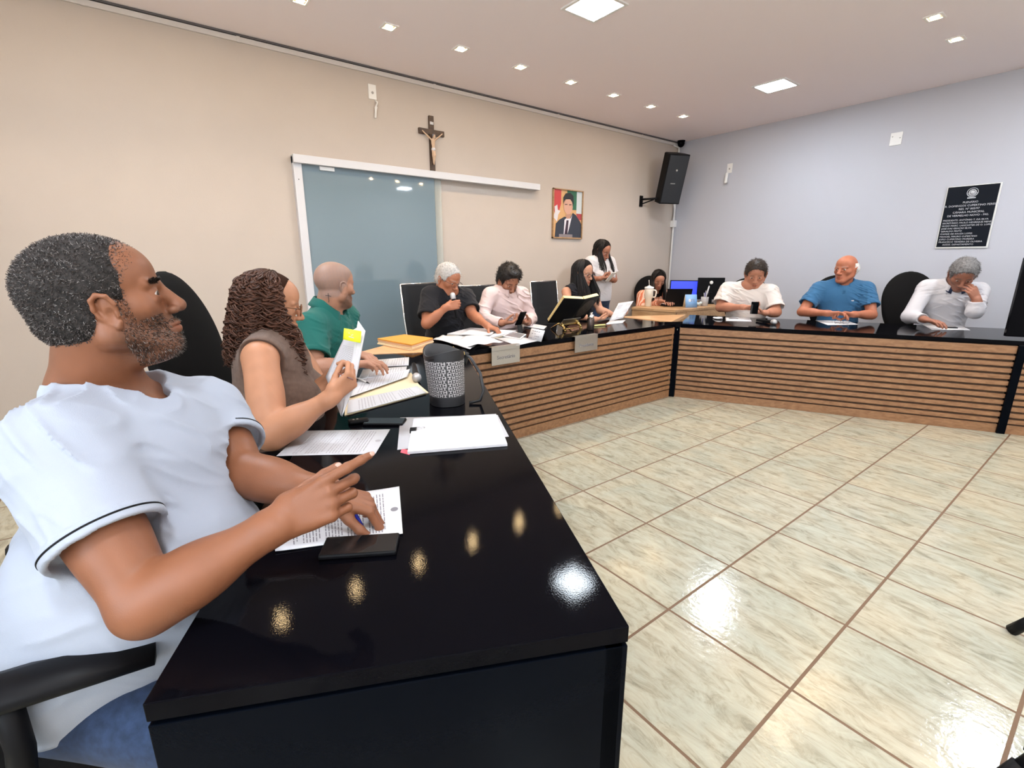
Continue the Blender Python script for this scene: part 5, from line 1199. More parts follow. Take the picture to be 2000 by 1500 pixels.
MB().box(V(WX + .035, WY - .04, 1.93), (.035, .035, .05)).build('junction_box', MT['white_plastic'], cp_, .004)
MB().tube([V(WX + .08, WY - .09, 2.45), V(WX + .05, WY - .10, 2.25), V(WX + .06, WY - .07, 2.1), V(WX + .045, WY - .075, 1.98)], .007, 8).build('cable', MT['alu'], cp_)

# plaque
plq = thing('commemorative_plaque', 'black plaque with silver engraved lettering and emblem on the grey wall', 'plaque', (-.82, WY, 1.8))
pc = V(-.82, WY, 1.80)
MB().box(pc + V(0, -.006, 0), (.205, .006, .308)).build('backing', mat('plaque_edge', (.72, .72, .70), .35, .3), plq, .002)
MB().box(pc + V(-.003, -.014, .004), (.194, .003, .296)).build('face', mat('plaque_black', (.004, .006, .011), .35, spec=.12), plq)
sv = mat('silver_letters', (.55, .56, .60), .45, .2)
lines = ['PLENÁRIO', 'VER. DOMINGOS CUPERTINO PEREIRA', 'RES. Nº 005/97', 'CÂMARA MUNICIPAL', 'DE VERMELHO NOVO - MG.']
text('lettering', '\n'.join(lines), .0255, sv, plq, pc + V(0, -.0185, .135), AXR, extrude=.0006, line=1.25)
low = ['PRESIDENTE: ANTÔNIO T. DA SILVA', 'SECRETÁRIO: PAULO HENRIQUE MENDES', 'HUGO MARC. LANCASTER DE O. LOPES', 'JOSÉ DAS GRAÇAS SILVA', 'GERALDO PINTO', 'ITAMAR DE SOUZA LOPES', 'MANOEL MAURO CUPERTINO', 'JOÃO CUPERTINO MOREIRA', 'FRANCISCO TEIXEIRA DE OLIVEIRA', '      ASSESS. DEPARTAMENTO']
text('lettering', '\n'.join(low), .0215, sv, plq, pc + V(-.185, -.0185, -.035), AXR, 'LEFT', extrude=.0006, line=1.25)
em = MB(); ec = pc + V(.0, -.0178, .235)
for r0, r1 in ((.040, .044), (.022, .030)): em.lathe([(r0, 0), (r0, .0012), (r1, .0012), (r1, 0)], ec, 32, AXR, ring=True)
em.lathe([(.019, 0), (.019, .001)], ec, 24, AXR)
for k in range(12): a = math.pi * (1.05 + .9 * k / 11); em.box(ec + V(.037 * math.cos(a), -.0006, .037 * math.sin(a)), (.0045, .0008, .0018), [[math.cos(a), 0, math.sin(a)], [0, 1, 0], [-math.sin(a), 0, math.cos(a)]])
em.box(ec + V(0, -.0006, -.052), (.032, .0008, .005)); em.build('emblem', sv, plq)

# ------------------------------------------------------------------ papers
INK = MT['ink']; INKL = MT['ink_light']
def quad_map(c): return lambda u, v: lerp(lerp(c[0], c[1], u), lerp(c[3], c[2], u), v)
def paper(name, label, cat, corners, pages=1, curl=0.0, m=None, group=None, lines=0, ink=None, emblem=False, z=None, noise_=0.0, seed=1, margin=.1, box=(0.06, .94), words_per=8):
    """sheet with corners c0..c3 (u along c0-c1, v along c0-c3); text rows run along u"""
    c = [np.asarray(p, float) for p in corners]; qm = quad_map(c); th = .00012 * pages + .0006; rg = random.Random(seed)
    n = nrm(np.cross(c[1] - c[0], c[3] - c[0])); n = n if n[2] > 0 or abs(n[2]) < .5 else -n
    def sf(u, v):
        h = curl * (max(0, abs(u - .5) - .25) ** 2 * 8 + max(0, abs(v - .5) - .3) ** 2 * 8) + (noise_ * (math.sin(u * 5 + seed) * math.cos(v * 4 + 2 * seed) + .5 * math.sin(11 * u + 7 * v)) if noise_ else 0)
        return qm(u, v) + n * (th / 2 + .0005 + h + max(0, noise_) * 1.5)
    t = thing(name, label, cat, tuple(sum(c) / 4), group=group)
    nn = 12 if (curl or noise_) else 2
    MB().sheet(sf, nn, nn, th).build('sheet', m or MT['paper'], t)
    if lines or emblem:
        mb = MB(); off = th / 2 + .0004
        for i in range(lines):
            v = margin + (1 - 2 * margin) * (i + .5) / lines
            if i % 7 == 6: continue
            u = box[0] + (0 if i % 7 else .05); end = box[1] - (rg.random() * .4 if i % 7 == 5 else rg.random() * .04)
            while u < end - .02:
                w = min(rg.uniform(.03, .11), end - u); hv = .17 / lines * (1 - 2 * margin)
                pts = [sf(a, b) + n * off for a, b in ((u, v - hv), (u + w, v - hv), (u + w, v + hv), (u, v + hv))]
                mb.add(pts, [(0, 1, 2, 3)]); u += w + .014
        if emblem:
            ce = [sf(.5 + .045 * math.cos(a), .055 + .032 * math.sin(a)) + n * off for a in np.linspace(0, 6.28, 16, endpoint=False)]; mb.add(ce, [tuple(range(16))])
        mb.build('print', ink or INK, t)
    return t
def pz(pts, z=ZC, dz=0.0): return [atz(u, v, z + dz) for u, v in pts]
# hero: text rows run across the table, page top at the right
paper('document', 'printed sheet on the counter under the hands of the man in the foreground', 'paper', pz([(787, 1045), (780, 953), (530, 988), (538, 1080)][0:4]), 6, .004, lines=30, emblem=True, seed=3, margin=.13, box=(.08, .9))
paper('document', 'single printed sheet lying between the man in the foreground and the curly haired woman', 'paper', pz([(733, 887), (762, 839), (594, 842), (540, 891)]), 2, lines=24, emblem=True, seed=5, ink=INKL, margin=.13)
paper('document', 'plain white sheet lying under the clipped stack of pages', 'paper', pz([(776, 879), (994, 853), (972, 811), (782, 816)]), 2)
stk = pz([(796, 888), (991, 872), (969, 813), (808, 822)])
st = thing('paper_stack', 'thick stack of blank white pages held by a black binder clip', 'paper stack', tuple(sum(stk) / 4))
MB().prism([tuple(p[:2]) for p in stk], ZC + .0015, ZC + .010).build('pages', MT['paper'], st)
bc = thing('binder_clip', 'small black binder clip gripping the white stack of pages', 'clip', tuple(atz(805, 843, ZC)))
e0 = nrm(stk[3] - stk[0]); ex = nrm(stk[1] - stk[0]); p = lerp(stk[0], stk[3], .62)
MB().box(p + ex * .006 + V(0, 0, .0065), (.012, .016, .0075), [ex, e0, Z3]).build('clip_body', MT['black_plastic'], bc, .002)
MB().tube([p + ex * .016 + V(0, 0, .0145) + e0 * a + ex * b for a, b in ((-.010, 0), (-.009, .022), (-.004, .032), (.004, .032), (.009, .022), (.010, 0))], .0008, 6).build('wire_handle', MT['chrome'], bc)
rt = thing('sticky_tab', 'small pink tab poking out under the clipped stack', 'tab', tuple(atz(790, 880, ZC)))
MB().prism([tuple(p_[:2]) for p_ in pz([(782, 884), (800, 889), (803, 880), (785, 877)])], ZC + .0002, ZC + .0012).build('tab', mat('pink_tab', (.75, .12, .16), .6), rt)
fold = pz([(673, 812), (676, 782), (803, 729), (818, 752), (837, 768)])
fo = thing('folder', 'open manila folder on the counter in front of the curly haired woman', 'folder', tuple(sum(fold) / 5)); MB().prism([tuple(p_[:2]) for p_ in fold], ZC, ZC + .004).build('cover', MT['manila'], fo)
paper('document', 'printed sheet lying on the manila folder, nearest the bag', 'paper', pz([(833, 768), (815, 755), (680, 783), (678, 809)], dz=.005), 4, .002, lines=20, seed=8, ink=INKL, margin=.12)
paper('document', 'printed sheet bundle leaning over the manila folder, with a pen on it', 'paper', pz([(795, 737), (801, 722), (700, 742), (681, 777)], dz=.012), 14, .002, lines=16, seed=9, ink=INKL)
paper('document', 'printed sheet in front of the man in the green polo, behind the penned bundle', 'paper', pz([(791, 733), (795, 716), (709, 722), (700, 741)], dz=.003), 4, lines=14, seed=10, ink=INKL)
paper('document', 'printed sheet by the tattooed hand, farthest on the foreground counter', 'paper', pz([(798, 714), (799, 698), (733, 703), (722, 718)], dz=.003), 3, lines=12, seed=11, ink=INKL)
def pen(label, a, b, body, tip, r=.0042):
    t = thing('pen', label, 'pen', tuple(a)); d = nrm(b - a); L = np.linalg.norm(b - a)
    MB().tube([a + d * L * .16, b - d * L * .02, b], [r, r, r * .7], 10).build('barrel', body, t)
    MB().tube([a, a + d * L * .05, a + d * L * .16], [r * .2, r * .45, r], 10).build('tip', tip, t); MB().tube([b - d * L * .30 + V(0, 0, r), b - d * .004 + V(0, 0, r * 1.4)], r * .3, 6).build('clip', tip, t); return t
blue_p = mat('blue_pen', (.02, .03, .32), .25); white_p = mat('white_pen', (.75, .74, .72), .3)
pen('white pen with black tip lying on the penned sheet bundle', atz(722, 749, ZC + .022), atz(690, 735, ZC + .022), white_p, MT['black_plastic'])
ht_ = HERO[2]['L']; pg_ = (ht_[0][0] + ht_[4][0]) / 2; pd_ = nrm(HERO[1]['wrL'] - pg_ + V(0, 0, .09)); pt0 = pg_ - pd_ * max(.012, (pg_[2] - ZC - .004) / pd_[2])
pen('blue pen held in the left hand of the man in the foreground', pt0, pt0 + pd_ * .145, blue_p, blue_p, .0045)
# microphones
def mic(label, head, tail, group=None, hr=.024):
    d = nrm(head - tail); E = frame(d, V(.1, .2, 1)); L = np.linalg.norm(head - tail); ax = [E[0], E[2], d]; t = thing('microphone', label, 'microphone', tuple(tail), group=group)
    MB().lathe([(.010, 0), (.0115, .01), (.0165, L - .045), (.020, L - .028)], tail, 18, ax).build('handle', MT['black_plastic'], t)
    MB().lathe([(.020, L - .030), (.0225, L - .026), (.0225, L - .02), (hr, L - .008), (hr, L + .006), (hr * .8, L + .02), (hr * .35, L + .0275), (.001, L + .028)], tail, 20, ax).build('grille', mat('mic_grille', (.55, .55, .56), .4, .7, bump=.8, bscale=700), t); return t
mic('silver headed microphone lying behind the manila folder', atz(814, 738, ZC + .025), atz(808, 711, ZC + .017))
bj = BLACK[1]; mt_ = nrm(V(-.25, -.05, .95)); md_ = bj['hdR'][0]; mg_ = bj['wrR'] + md_ * .075 + nrm(bj['hdR'][1]) * .034; mic('microphone held to the mouth of the man in black', mg_ + mt_ * .085, mg_ - mt_ * .11)
mic('black microphone lying on the counter by the man in the cream T-shirt', atz(1512, 629, ZC + .025), atz(1478, 625, ZC + .014) , None, .026)

# phones
def phone(label, c, ax, h=(.036, .076, .004), scr=True):
    c = np.asarray(c, float); ax = np.asarray(ax, float); t = thing('phone', label, 'phone', tuple(c)); MB().box(c, h, ax).build('case', MT['black_plastic'], t, .003)
    MB().box(c + ax[2] * (h[2] + .0003), (h[0] - .003, h[1] - .003, .0004), ax).build('screen', MT['screen'], t); return t
a_, b_, c_ = atz(614, 1102, ZC), atz(632, 1063, ZC), atz(786, 1043, ZC)
ex = nrm(b_ - a_); ey = nrm((c_ - b_) - ex * np.dot(c_ - b_, ex)); phone('black smartphone on the counter edge before the man in the foreground', lerp(a_, c_, .5) + V(0, 0, .006), [ex, ey, np.cross(ex, ey)] if np.cross(ex, ey)[2] > 0 else [ey, ex, np.cross(ey, ex)], ((.037, .080, .005) if np.cross(ex, ey)[2] > 0 else (.080, .037, .005)))
a_, c_ = atz(722, 826, ZC), atz(782, 826, ZC); ey = nrm(c_ - a_); phone('dark phone lying beside the car key left of the white stack', lerp(a_, c_, .5) + V(0, 0, .005), [np.cross(ey, Z3), ey, Z3])
ky = thing('car_key', 'black folding car key beside the manila folder', 'key', tuple(atz(705, 823, ZC))); k0 = atz(684, 824, ZC + .008); k1 = atz(716, 820, ZC + .008); kd = nrm(k1 - k0); KE = np.array([kd, np.cross(Z3, kd), Z3])
F = Field(*box_of([k0, k1], .05), .002); F.rbox(lerp(k0, k1, .5), KE, (.038, .019, .008), .007, .003); F.build('fob', MT['black_plastic'], ky)
MB().box(k1 + kd * .010 + V(0, 0, .0), (.020, .0045, .0015), KE).build('blade', MT['chrome'], ky)
for x in (-.018, -.004): MB().lathe([(.005, 0), (.004, .0012)], lerp(k0, k1, .5) + kd * x + V(0, 0, .008), 12).build('button', MT['steel'], ky)
MB().tube([k1 + kd * .028 + V(.012 * math.cos(a), .012 * math.sin(a), -.006) for a in np.linspace(0, 6.28, 18)], .0012, 6).build('key_ring', MT['chrome'], ky)

# bucket bag with a monogram weave
bg = thing('bucket_bag', 'black and white monogram bucket bag on the counter', 'bag', tuple(atz(880, 792, ZC)))
b0 = (atz(842, 777, ZC) + atz(916, 790, ZC)) / 2 + NL * .01; b0[2] = ZC
def bagp(a, t, grow=0.0): 
    rx = .098 + .010 * t + grow; ry = .075 + .012 * t + grow; sq = lambda c_: math.copysign(abs(c_) ** .8, c_)
    z = ZC + .002 + .228 * t + (.014 * math.sin(2 * a + .6) if t > .9 else 0); return b0 + DL * sq(math.cos(a)) * rx + NL * sq(math.sin(a)) * ry + V(-.02 * t, 0, z - ZC)
leather = mat('bag_leather', (.012, .012, .014), .4, bump=.2, bscale=400); canvas = mat('bag_canvas', (.045, .044, .046), .7, bump=.2, bscale=500)
n = 56; ts = [0, .03, .08, .2, .35, .5, .65, .8, .88, .95, 1.0]; vs = [bagp(2 * math.pi * k / n, t) for t in ts for k in range(n)] + [bagp(2 * math.pi * k / n, t, -.006) for t in (1.0, .85, .5, .05) for k in range(n)]
m_ = MB(); R_ = len(ts) + 4
m_.add(vs, [(i * n + k, i * n + (k + 1) % n, (i + 1) * n + (k + 1) % n, (i + 1) * n + k) for i in range(R_ - 1) for k in range(n)] + [tuple(range(n - 1, -1, -1)), tuple(range((R_ - 1) * n, R_ * n))], True); m_.build('body', canvas, bg)
for nm, lo_, hi_ in (('base_band', -.005, .17), ('top_band', .86, 1.02)):
    k_ = np.linspace(max(lo_, 0), min(hi_, 1), 8); vv = [bagp(2 * math.pi * k / n, t, .0022) for t in k_ for k in range(n)]
    MB().add(vv, [(i * n + k, i * n + (k + 1) % n, (i + 1) * n + (k + 1) % n, (i + 1) * n + k) for i in range(7) for k in range(n)], True).build(nm, leather, bg)
mg = MB()                                         # repeated letter marks woven in white
def bar(a0, t0, a1, t1):
    N_ = 3; pts = [[bagp(lerp(a0, a1, i / N_), t, .0020) for i in range(N_ + 1)] for t in (t0, t1)]
    mg.add(pts[0] + pts[1], [(i, i + 1, N_ + 2 + i, N_ + 1 + i) for i in range(N_)], True)
cols_, rows_ = 34, 10
for r_ in range(rows_):
    t0 = .185 + .670 * r_ / rows_; dt = .670 / rows_
    for q_ in range(cols_):
        a0 = 2 * math.pi * q_ / cols_; da = 2 * math.pi / cols_
        if (q_ + r_) % 2 == 0:                    # T
            bar(a0 + .08 * da, t0 + .70 * dt, a0 + .92 * da, t0 + .92 * dt); bar(a0 + .38 * da, t0 + .08 * dt, a0 + .62 * da, t0 + .70 * dt); bar(a0 + .2 * da, t0 + .04 * dt, a0 + .8 * da, t0 + .16 * dt)
        else:                                     # H
            bar(a0 + .08 * da, t0 + .06 * dt, a0 + .30 * da, t0 + .92 * dt); bar(a0 + .70 * da, t0 + .06 * dt, a0 + .92 * da, t0 + .92 * dt); bar(a0 + .30 * da, t0 + .40 * dt, a0 + .70 * da, t0 + .60 * dt)
mg.build('monogram', mat('bag_white', (.46, .44, .44), .6), bg)
sa = bagp(-.9, .93, .004); sb = bagp(math.pi - .2, .5, .01)
strap_pts = [bagp(-.55, .95, .004), bagp(-.55, .93, .03) , b0 - NL * .11 + DL * .02 + V(0, 0, .19), b0 - NL * .145 - DL * .04 + V(0, 0, .13), b0 - NL * .155 - DL * .07 + V(0, 0, .06), b0 - NL * .14 - DL * .06 + V(0, 0, .012), b0 - NL * .09 - DL * .07 + V(0, 0, .006)]
MB().tube(strap_pts, .007, 8, flat=.4).build('strap', leather, bg)
MB().tube([bagp(-1.35, .90, .006), bagp(-1.3, .86, .022), bagp(-1.25, .78, .02), bagp(-1.2, .68, .01)], [.008, .014, .012, .016], 8).build('drawcord_tassel', leather, bg)
MB().tube([bagp(-1.35 + .02 * math.cos(a) * 4, .92 + .05 * math.sin(a), .008) for a in np.linspace(0, 6.28, 16)], .003, 6).build('buckle', MT['brass'], bg)
MB().tube([bagp(-.50 + .02 * math.cos(a) * 4, .94 + .05 * math.sin(a), .008) for a in np.linspace(0, 6.28, 16)], .003, 6).build('buckle', MT['brass'], bg)

# the paper held by the curly haired woman, with its yellow note
h0 = atd(641, 765, 1.72); cor = [atd(706, 632, 1.86), atd(694, 640, 1.95), atd(640, 735, 1.84), atd(655, 810, 1.62)]
hd_ = thing('held_document', 'folded bundle of printed pages held up by the curly haired woman', 'paper', tuple(h0))
pA = [atd(702, 630, 1.80), atd(694, 633, 1.84), atd(637, 740, 1.78), atd(650, 808, 1.70), atd(668, 800, 1.66), atd(700, 720, 1.72)]
def pgs(k):
    c = [atd(705, 636, 1.78), atd(676, 652, 1.90), atd(636, 736, 1.84), atd(666, 812, 1.66)]; return c
c = pgs(0); qm = quad_map(c)
MB().sheet(lambda u, v: qm(u, v) + (CAM - qm(u, v)) * .012 * math.sin(math.pi * u) * (1 - v), 8, 8, .0014).build('front_page', MT['paper'], hd_)
c2 = [atd(700, 627, 1.80), atd(713, 646, 1.77), atd(694, 748, 1.70), atd(668, 813, 1.655)]; q2 = quad_map([c2[0], c2[1], c2[2], c2[3]])
MB().sheet(lambda u, v: q2(u, v), 6, 6, .006).build('page_block', MT['paper'], hd_)
mb = MB(); rg = random.Random(4)
for i in range(22):
    v = .26 + .55 * i / 22; u = .12
    while u < .86:
        w = min(rg.uniform(.05, .14), .88 - u); pts = [qm(a, b) + (CAM - qm(a, b)) * (.012 * math.sin(math.pi * a) * (1 - b) + .002) for a, b in ((u, v), (u + w, v), (u + w, v + .010), (u, v + .010))]; mb.add(pts, [(0, 1, 2, 3)]); u += w + .03
mb.build('print', INKL, hd_)
ye = thing('sticky_note', 'bright yellow sticky note on the page held by the curly haired woman', 'note', tuple(atd(690, 655, 1.76)))
ynote = [atd(672, 641, 1.75), atd(706, 647, 1.74), atd(704, 670, 1.73), atd(670, 663, 1.74)]; qy = quad_map(ynote)
MB().sheet(lambda u, v: qy(u, v) + (CAM - qy(u, v)) * .004 * math.sin(math.pi * u), 6, 2, .0008).build('note', mat('yellow_note', (.85, .88, .02), .6), ye)
mb = MB()
for k, (u, v, w) in enumerate(((.28, .3, .06), (.42, .45, .07), (.5, .38, .05), (.3, .62, .3))): mb.add([qy(a, b) + (CAM - qy(a, b)) * .007 for a, b in ((u, v), (u + w, v + .02), (u + w, v + .09), (u, v + .06))], [(0, 1, 2, 3)])
mb.build('handwriting', INKL, ye)
pen('thin pencil held across the page by the curly haired woman', atd(655, 727, 1.63), atd(690, 742, 1.60), mat('pencil', (.22, .08, .06), .4), MT['ink'], .0022)

# ------------------------------------------------------------------ middle counter
env_pts = lambda d: [atz(737 + d, 661, ZC + .045), atz(790 + d, 653, ZC + .045), atz(846 + d, 660, ZC + .045), atz(804 + d, 673, ZC + .045)]
for k, (mm, lab) in enumerate(((MT['manila'], 'manila envelope at the bottom of the stack on the left wooden wedge'), (MT['manila'], 'manila envelope second from the bottom of the stack on the left wooden wedge'), (mat('envelope_rim', (.62, .40, .26), .7), 'brownish envelope just under the orange one on the left wooden wedge'), (MT['kraft'], 'orange kraft envelope on top of the stack on the left wooden wedge'))):
    t = thing('envelope', lab, 'envelope', tuple(env_pts(0)[0]), group='envelopes stacked on the wooden wedge'); pp = env_pts((-1, 1, 0, 0)[k]); z0 = ZC + .0005 + .0115 * k
    MB().prism([tuple(p_[:2]) for p_ in pp], z0, z0 + .0108).build('packet', mm, t, .002)
    q = quad_map(pp); MB().prism([tuple(lerp(p_, sum(pp) / 4, .02)[:2]) for p_ in (pp[0], pp[1], lerp(pp[1], pp[2], .1), lerp(pp[0], pp[3], .1))], z0 + .0108, z0 + .0113).build('flap', mm, t)
nb_ = [atz(872, 652, ZC + .015), atz(918, 640, ZC + .015), atz(1010, 646, ZC + .015), atz(962, 659, ZC + .015)]
t = thing('notebook', 'thick open notebook under the hand of the man in black', 'notebook', tuple(sum(nb_) / 4))
MB().prism([tuple(p_[:2]) for p_ in nb_], ZC + .0005, ZC + .004).build('cover', MT['manila'], t); MB().prism([tuple(lerp(p_, sum(nb_) / 4, .02)[:2]) for p_ in nb_], ZC + .004, ZC + .017).build('pages', MT['paper'], t, .002)
paper('document', 'creased white sheet lying on the open notebook', 'paper', [atz(895, 655, ZC + .02), atz(925, 642, ZC + .02), atz(970, 647, ZC + .02), atz(955, 657, ZC + .02)], 2, noise_=.004, seed=6)
paper('document', 'crumpled white sheet at the counter edge right of the envelopes', 'paper', pz([(846, 665), (872, 657), (942, 668), (918, 686)]), 2, noise_=.008, seed=2)
paper('document', 'crumpled white sheet lying uppermost behind the Secretário nameplate', 'paper', pz([(880, 676), (918, 657), (984, 670), (925, 682)], dz=.008), 2, noise_=.012, seed=7)
paper('document', 'smooth white sheet left of the tent card', 'paper', pz([(968, 661), (1010, 657), (1054, 665), (1010, 675)]), 2)
tb = thing('tablet', 'small silver tablet lying before the man in the pink shirt', 'tablet', tuple(atz(1003, 656, ZC))); tp_ = pz([(982, 658), (1000, 650), (1028, 655), (1016, 664)]); MB().prism([tuple(p_[:2]) for p_ in tp_], ZC + .002, ZC + .010).build('body', MT['alu'], tb, .001)
MB().prism([tuple(lerp(p_, sum(tp_) / 4, .12)[:2]) for p_ in tp_], ZC + .010, ZC + .0106).build('screen', mat('grey_screen', (.25, .24, .25), .15), tb)
pj = atz(1016, 650, ZC); phone('dark phone propped up behind the tablet', pj + V(0, 0, .034), [V(0, 1, 0), nrm(V(-.35, .1, .93)), nrm(np.cross(V(0, 1, 0), nrm(V(-.35, .1, .93))))], (.026, .036, .004))
wj = WHITE[1]; pc_ = (wj['wrR'] + wj['wrL']) / 2 + V(.085, .0, .045); phone('dark phone held by the man in the pink shirt', pc_, [V(0, 1, 0), nrm(V(.55, 0, .83)), nrm(V(-.83, 0, .55))])
tj = TEE[1]; pc_ = (tj['wrR'] + tj['wrL']) / 2 + FR * .10 + V(0, 0, .03); pr_ = np.cross(Z3, FR); phone('black phone held by the man in the cream T-shirt', pc_, [DR, nrm(FR * .5 + V(0, 0, .86)), nrm(np.cross(DR, nrm(FR * .5 + V(0, 0, .86))))])
sj = STAND[1]; pc_ = (sj['wrR'] + sj['wrL']) / 2 + V(.09, .0, .025); t = phone('white phone held by the standing woman', pc_, [V(0, 1, 0), nrm(V(.7, 0, .7)), nrm(V(-.7, 0, .7))]); t.children[0].data.materials[0] = MT['white_plastic']
# tent card
tc_ = thing('tent_card', 'white folded tent card with printed text on the middle counter', 'card', tuple(atz(1052, 660, ZC))); f0, f1 = atz(1031, 662, ZC), atz(1054, 667, ZC); ed = nrm(f1 - f0); nn_ = nrm(np.cross(ed, Z3)); nn_ = nn_ if np.dot(nn_, CAM - f0) > 0 else -nn_; wd_ = np.linalg.norm(f1 - f0); ap_ = -nn_ * .035 + V(0, 0, .085)
fc = [f0 + ap_, f1 + ap_ + ed * .02, f1 + ed * .02, f0]; q = quad_map(fc); MB().sheet(lambda u, v: q(u, v), 2, 2, .001).build('front_face', MT['paper'], tc_)
bc_ = [f0 + ap_, f1 + ap_ + ed * .02, f1 + ed * .02 - nn_ * .07, f0 - nn_ * .07]; q_b = quad_map(bc_); MB().sheet(lambda u, v: q_b(u, v), 2, 2, .001).build('back_face', MT['black_plastic'], tc_)
mb = MB()
for v, us in ((.18, (.15, .3, .45, .6)), (.4, (.15, .35)), (.6, (.4, .52, .64)), (.82, (.06, .18, .5))):
    for u in us: mb.add([q(a, b) + nn_ * .0015 for a, b in ((u, v), (u + .1, v), (u + .1, v + .06), (u, v + .06))], [(0, 1, 2, 3)])
mb.build('print', INK, tc_)
# big open book on a brass stand, seen from behind
bk = thing('open_book', 'large black gilt edged book lying open on a brass stand', 'book', tuple(atz(1110, 650, ZC))); bo = V(-2.72, 2.04, ZC + .06); rgt = nrm(V(-.10, 1, 0)); upb = nrm(V(.64, .0, .72)); out = np.cross(rgt, upb); out = out if out[0] > 0 else -out
W2, HB = .25, .30
for e in (-1, 1):
    wing = nrm(rgt * e - out * .12); MB().box(bo + wing * W2 / 2 + upb * HB / 2, (W2 / 2, HB / 2, .004), [wing, upb, np.cross(wing, upb)]).build('cover', MT['black_plastic'], bk, .002)
    MB().box(bo + wing * (W2 / 2 - .004) + upb * HB / 2 - out * .021, (W2 / 2 - .008, HB / 2 - .004, .016), [wing, upb, np.cross(wing, upb)]).build('gilt_pages', mat('gilt', (.82, .62, .28), .35, .2), bk, .003)
F = MB(); wing = nrm(rgt - out * .12); F.ngon([bo + wing * (.02 + a * .21) + upb * (.05 + b * .22) + out * .0052 for a, b in oval(.5, .5, .5, .5)], out, .001); F.build('cover_image', mat('cover_image', (.035, .025, .020), .5, vary=.9, vscale=30), bk)
bs = thing('book_stand', 'brass book stand with curled legs under the open book', 'stand', tuple(bo))
MB().box(bo - out * .0 + out * .012 - upb * .004, (.13, .012, .004), [rgt, out, upb]).build('ledge', MT['brass'], bs, .001)
MB().box(bo + out * .010 + upb * .03, (.12, .004, .035), [rgt, out, upb]).build('back_plate', MT['steel'], bs, .002)
for e in (-1, 1):
    p = bo + rgt * e * .11; lg = MB().tube([p + out * .005 + upb * .02, p + out * .03 + V(0, 0, .005), p + V(.055, 0, -.03), p + V(.06, 0, -.055), V(p[0] + .075, p[1], ZC + .008)], [.010, .013, .010, .009, .012], 10).build('leg', MT['brass'], bs)
    MB().lathe([(.001, -.016), (.012, -.010), (.016, 0), (.012, .010), (.001, .016)], p + out * .035 + V(0, 0, .01), 14).build('knob', MT['brass'], lg)
    MB().tube([p - out * .01, V(p[0] - .12, p[1], ZC + .006)], .007, 8).build('rear_leg', MT['brass'], bs)
MB().tube([bo + rgt * x + V(.055 + .02 * math.cos(x * 28), 0, -.045) for x in np.linspace(-.11, .11, 20)], .005, 8).build('crossbar', MT['brass'], bs)
paper('document', 'white booklet lying left of the open book', 'paper', pz([(1022, 638), (1062, 644), (1068, 638), (1034, 632)], dz=.004), 40)
bt = thing('water_bottle', 'brown metal bottle with silver cap right of the open book', 'bottle', tuple(atz(1153, 645, ZC))); b0_ = atz(1153, 645, ZC)
MB().lathe([(.030, .001), (.033, .006), (.033, .10), (.028, .112)], b0_, 22).build('body', mat('bottle', (.10, .075, .065), .25, .7), bt); MB().lathe([(.028, .112), (.029, .116), (.029, .138), (.016, .146), (.014, .160), (.008, .163)], b0_, 22).build('cap', MT['chrome'], bt)
pen('yellow and black marker lying before the woman in the black tank top', atz(1186, 634, ZC + .009), atz(1160, 636, ZC + .009), mat('yellow_marker', (.80, .75, .30), .4), MT['black_plastic'], .008)
paper('document', 'white sheet lying flat under the wrists of the woman in the black tank top', 'paper', pz([(1182, 634), (1192, 626), (1222, 625), (1216, 631)], dz=.001), 2)
hpq = [hitM(1208, 592, .62), hitM(1237, 588, .56), hitM(1217, 621, .50), hitM(1189, 628, .56)]
paper('held_page', 'printed page held up by the woman in the black tank top', 'paper', hpq, 2, lines=18, emblem=False, seed=12, ink=INKL)
# nameplates hanging on the counter front
def nameplate(label, body, y0, y1, z1=.735, h=.105):
    t = thing('nameplate', label, 'nameplate', (KL[0], (y0 + y1) / 2, z1)); c = V(KL[0] + .020, (y0 + y1) / 2, z1 - h / 2)
    MB().box(c, (.002, (y1 - y0) / 2, h / 2)).build('plate', MT['steel'], t); MB().box(V(KL[0] + .004, (y0 + y1) / 2, ZC + .0035), (.02, (y1 - y0) / 2, .002)).build('hook', MT['steel'], t)
    MB().box(V(KL[0] + .0205, (y0 + y1) / 2, (ZC + z1) / 2 + .001), (.0015, (y1 - y0) / 2, (ZC + .0055 - z1) / 2)).build('neck', MT['steel'], t)
    text('lettering', body, .040, MT['ink'], t, c + V(.0028, 0, -.012), AXL); return t
y_ = lambda u, v: atx(u, v, KL[0] + .02)
nameplate('grey metal nameplate reading Secretário on the counter front', 'Secretário', y_(960, 690)[1], y_(1015, 684)[1])
nameplate('grey metal nameplate reading Presidente on the counter front', 'Presidente', y_(1123, 668)[1], y_(1167, 663)[1])

# ------------------------------------------------------------------ right counter
paper('document', 'blank white sheet with a pen before the man in the cream T-shirt', 'paper', pz([(1417, 619), (1464, 620), (1468, 628), (1418, 627)]), 3)
pen('dark pen lying on the sheet of the man in the cream T-shirt', atz(1443, 622, ZC + .007), atz(1424, 622, ZC + .007), MT['ink'], MT['ink'], .004)
paper('document', 'blank white sheet before the man in the blue polo, glasses on it', 'paper', pz([(1592, 626), (1649, 625), (1677, 634), (1617, 635)]), 3)
gt = thing('folded_glasses', 'folded glasses lying on the sheet before the man in blue', 'glasses', tuple(atz(1645, 630, ZC))); gp_ = atz(1644, 630, ZC + .014)
for e in (-1, 1): MB().tube([gp_ + DR * (e * .034 + .027 * math.cos(a)) + V(0, 0, .019 * math.sin(a) + .004) for a in np.linspace(0, 6.28, 18)], .0018, 6).build('rim', MT['ink'], gt)
MB().tube([gp_ - DR * .008, gp_ + V(0, 0, .004), gp_ + DR * .008], .0016, 6).build('bridge', MT['ink'], gt)
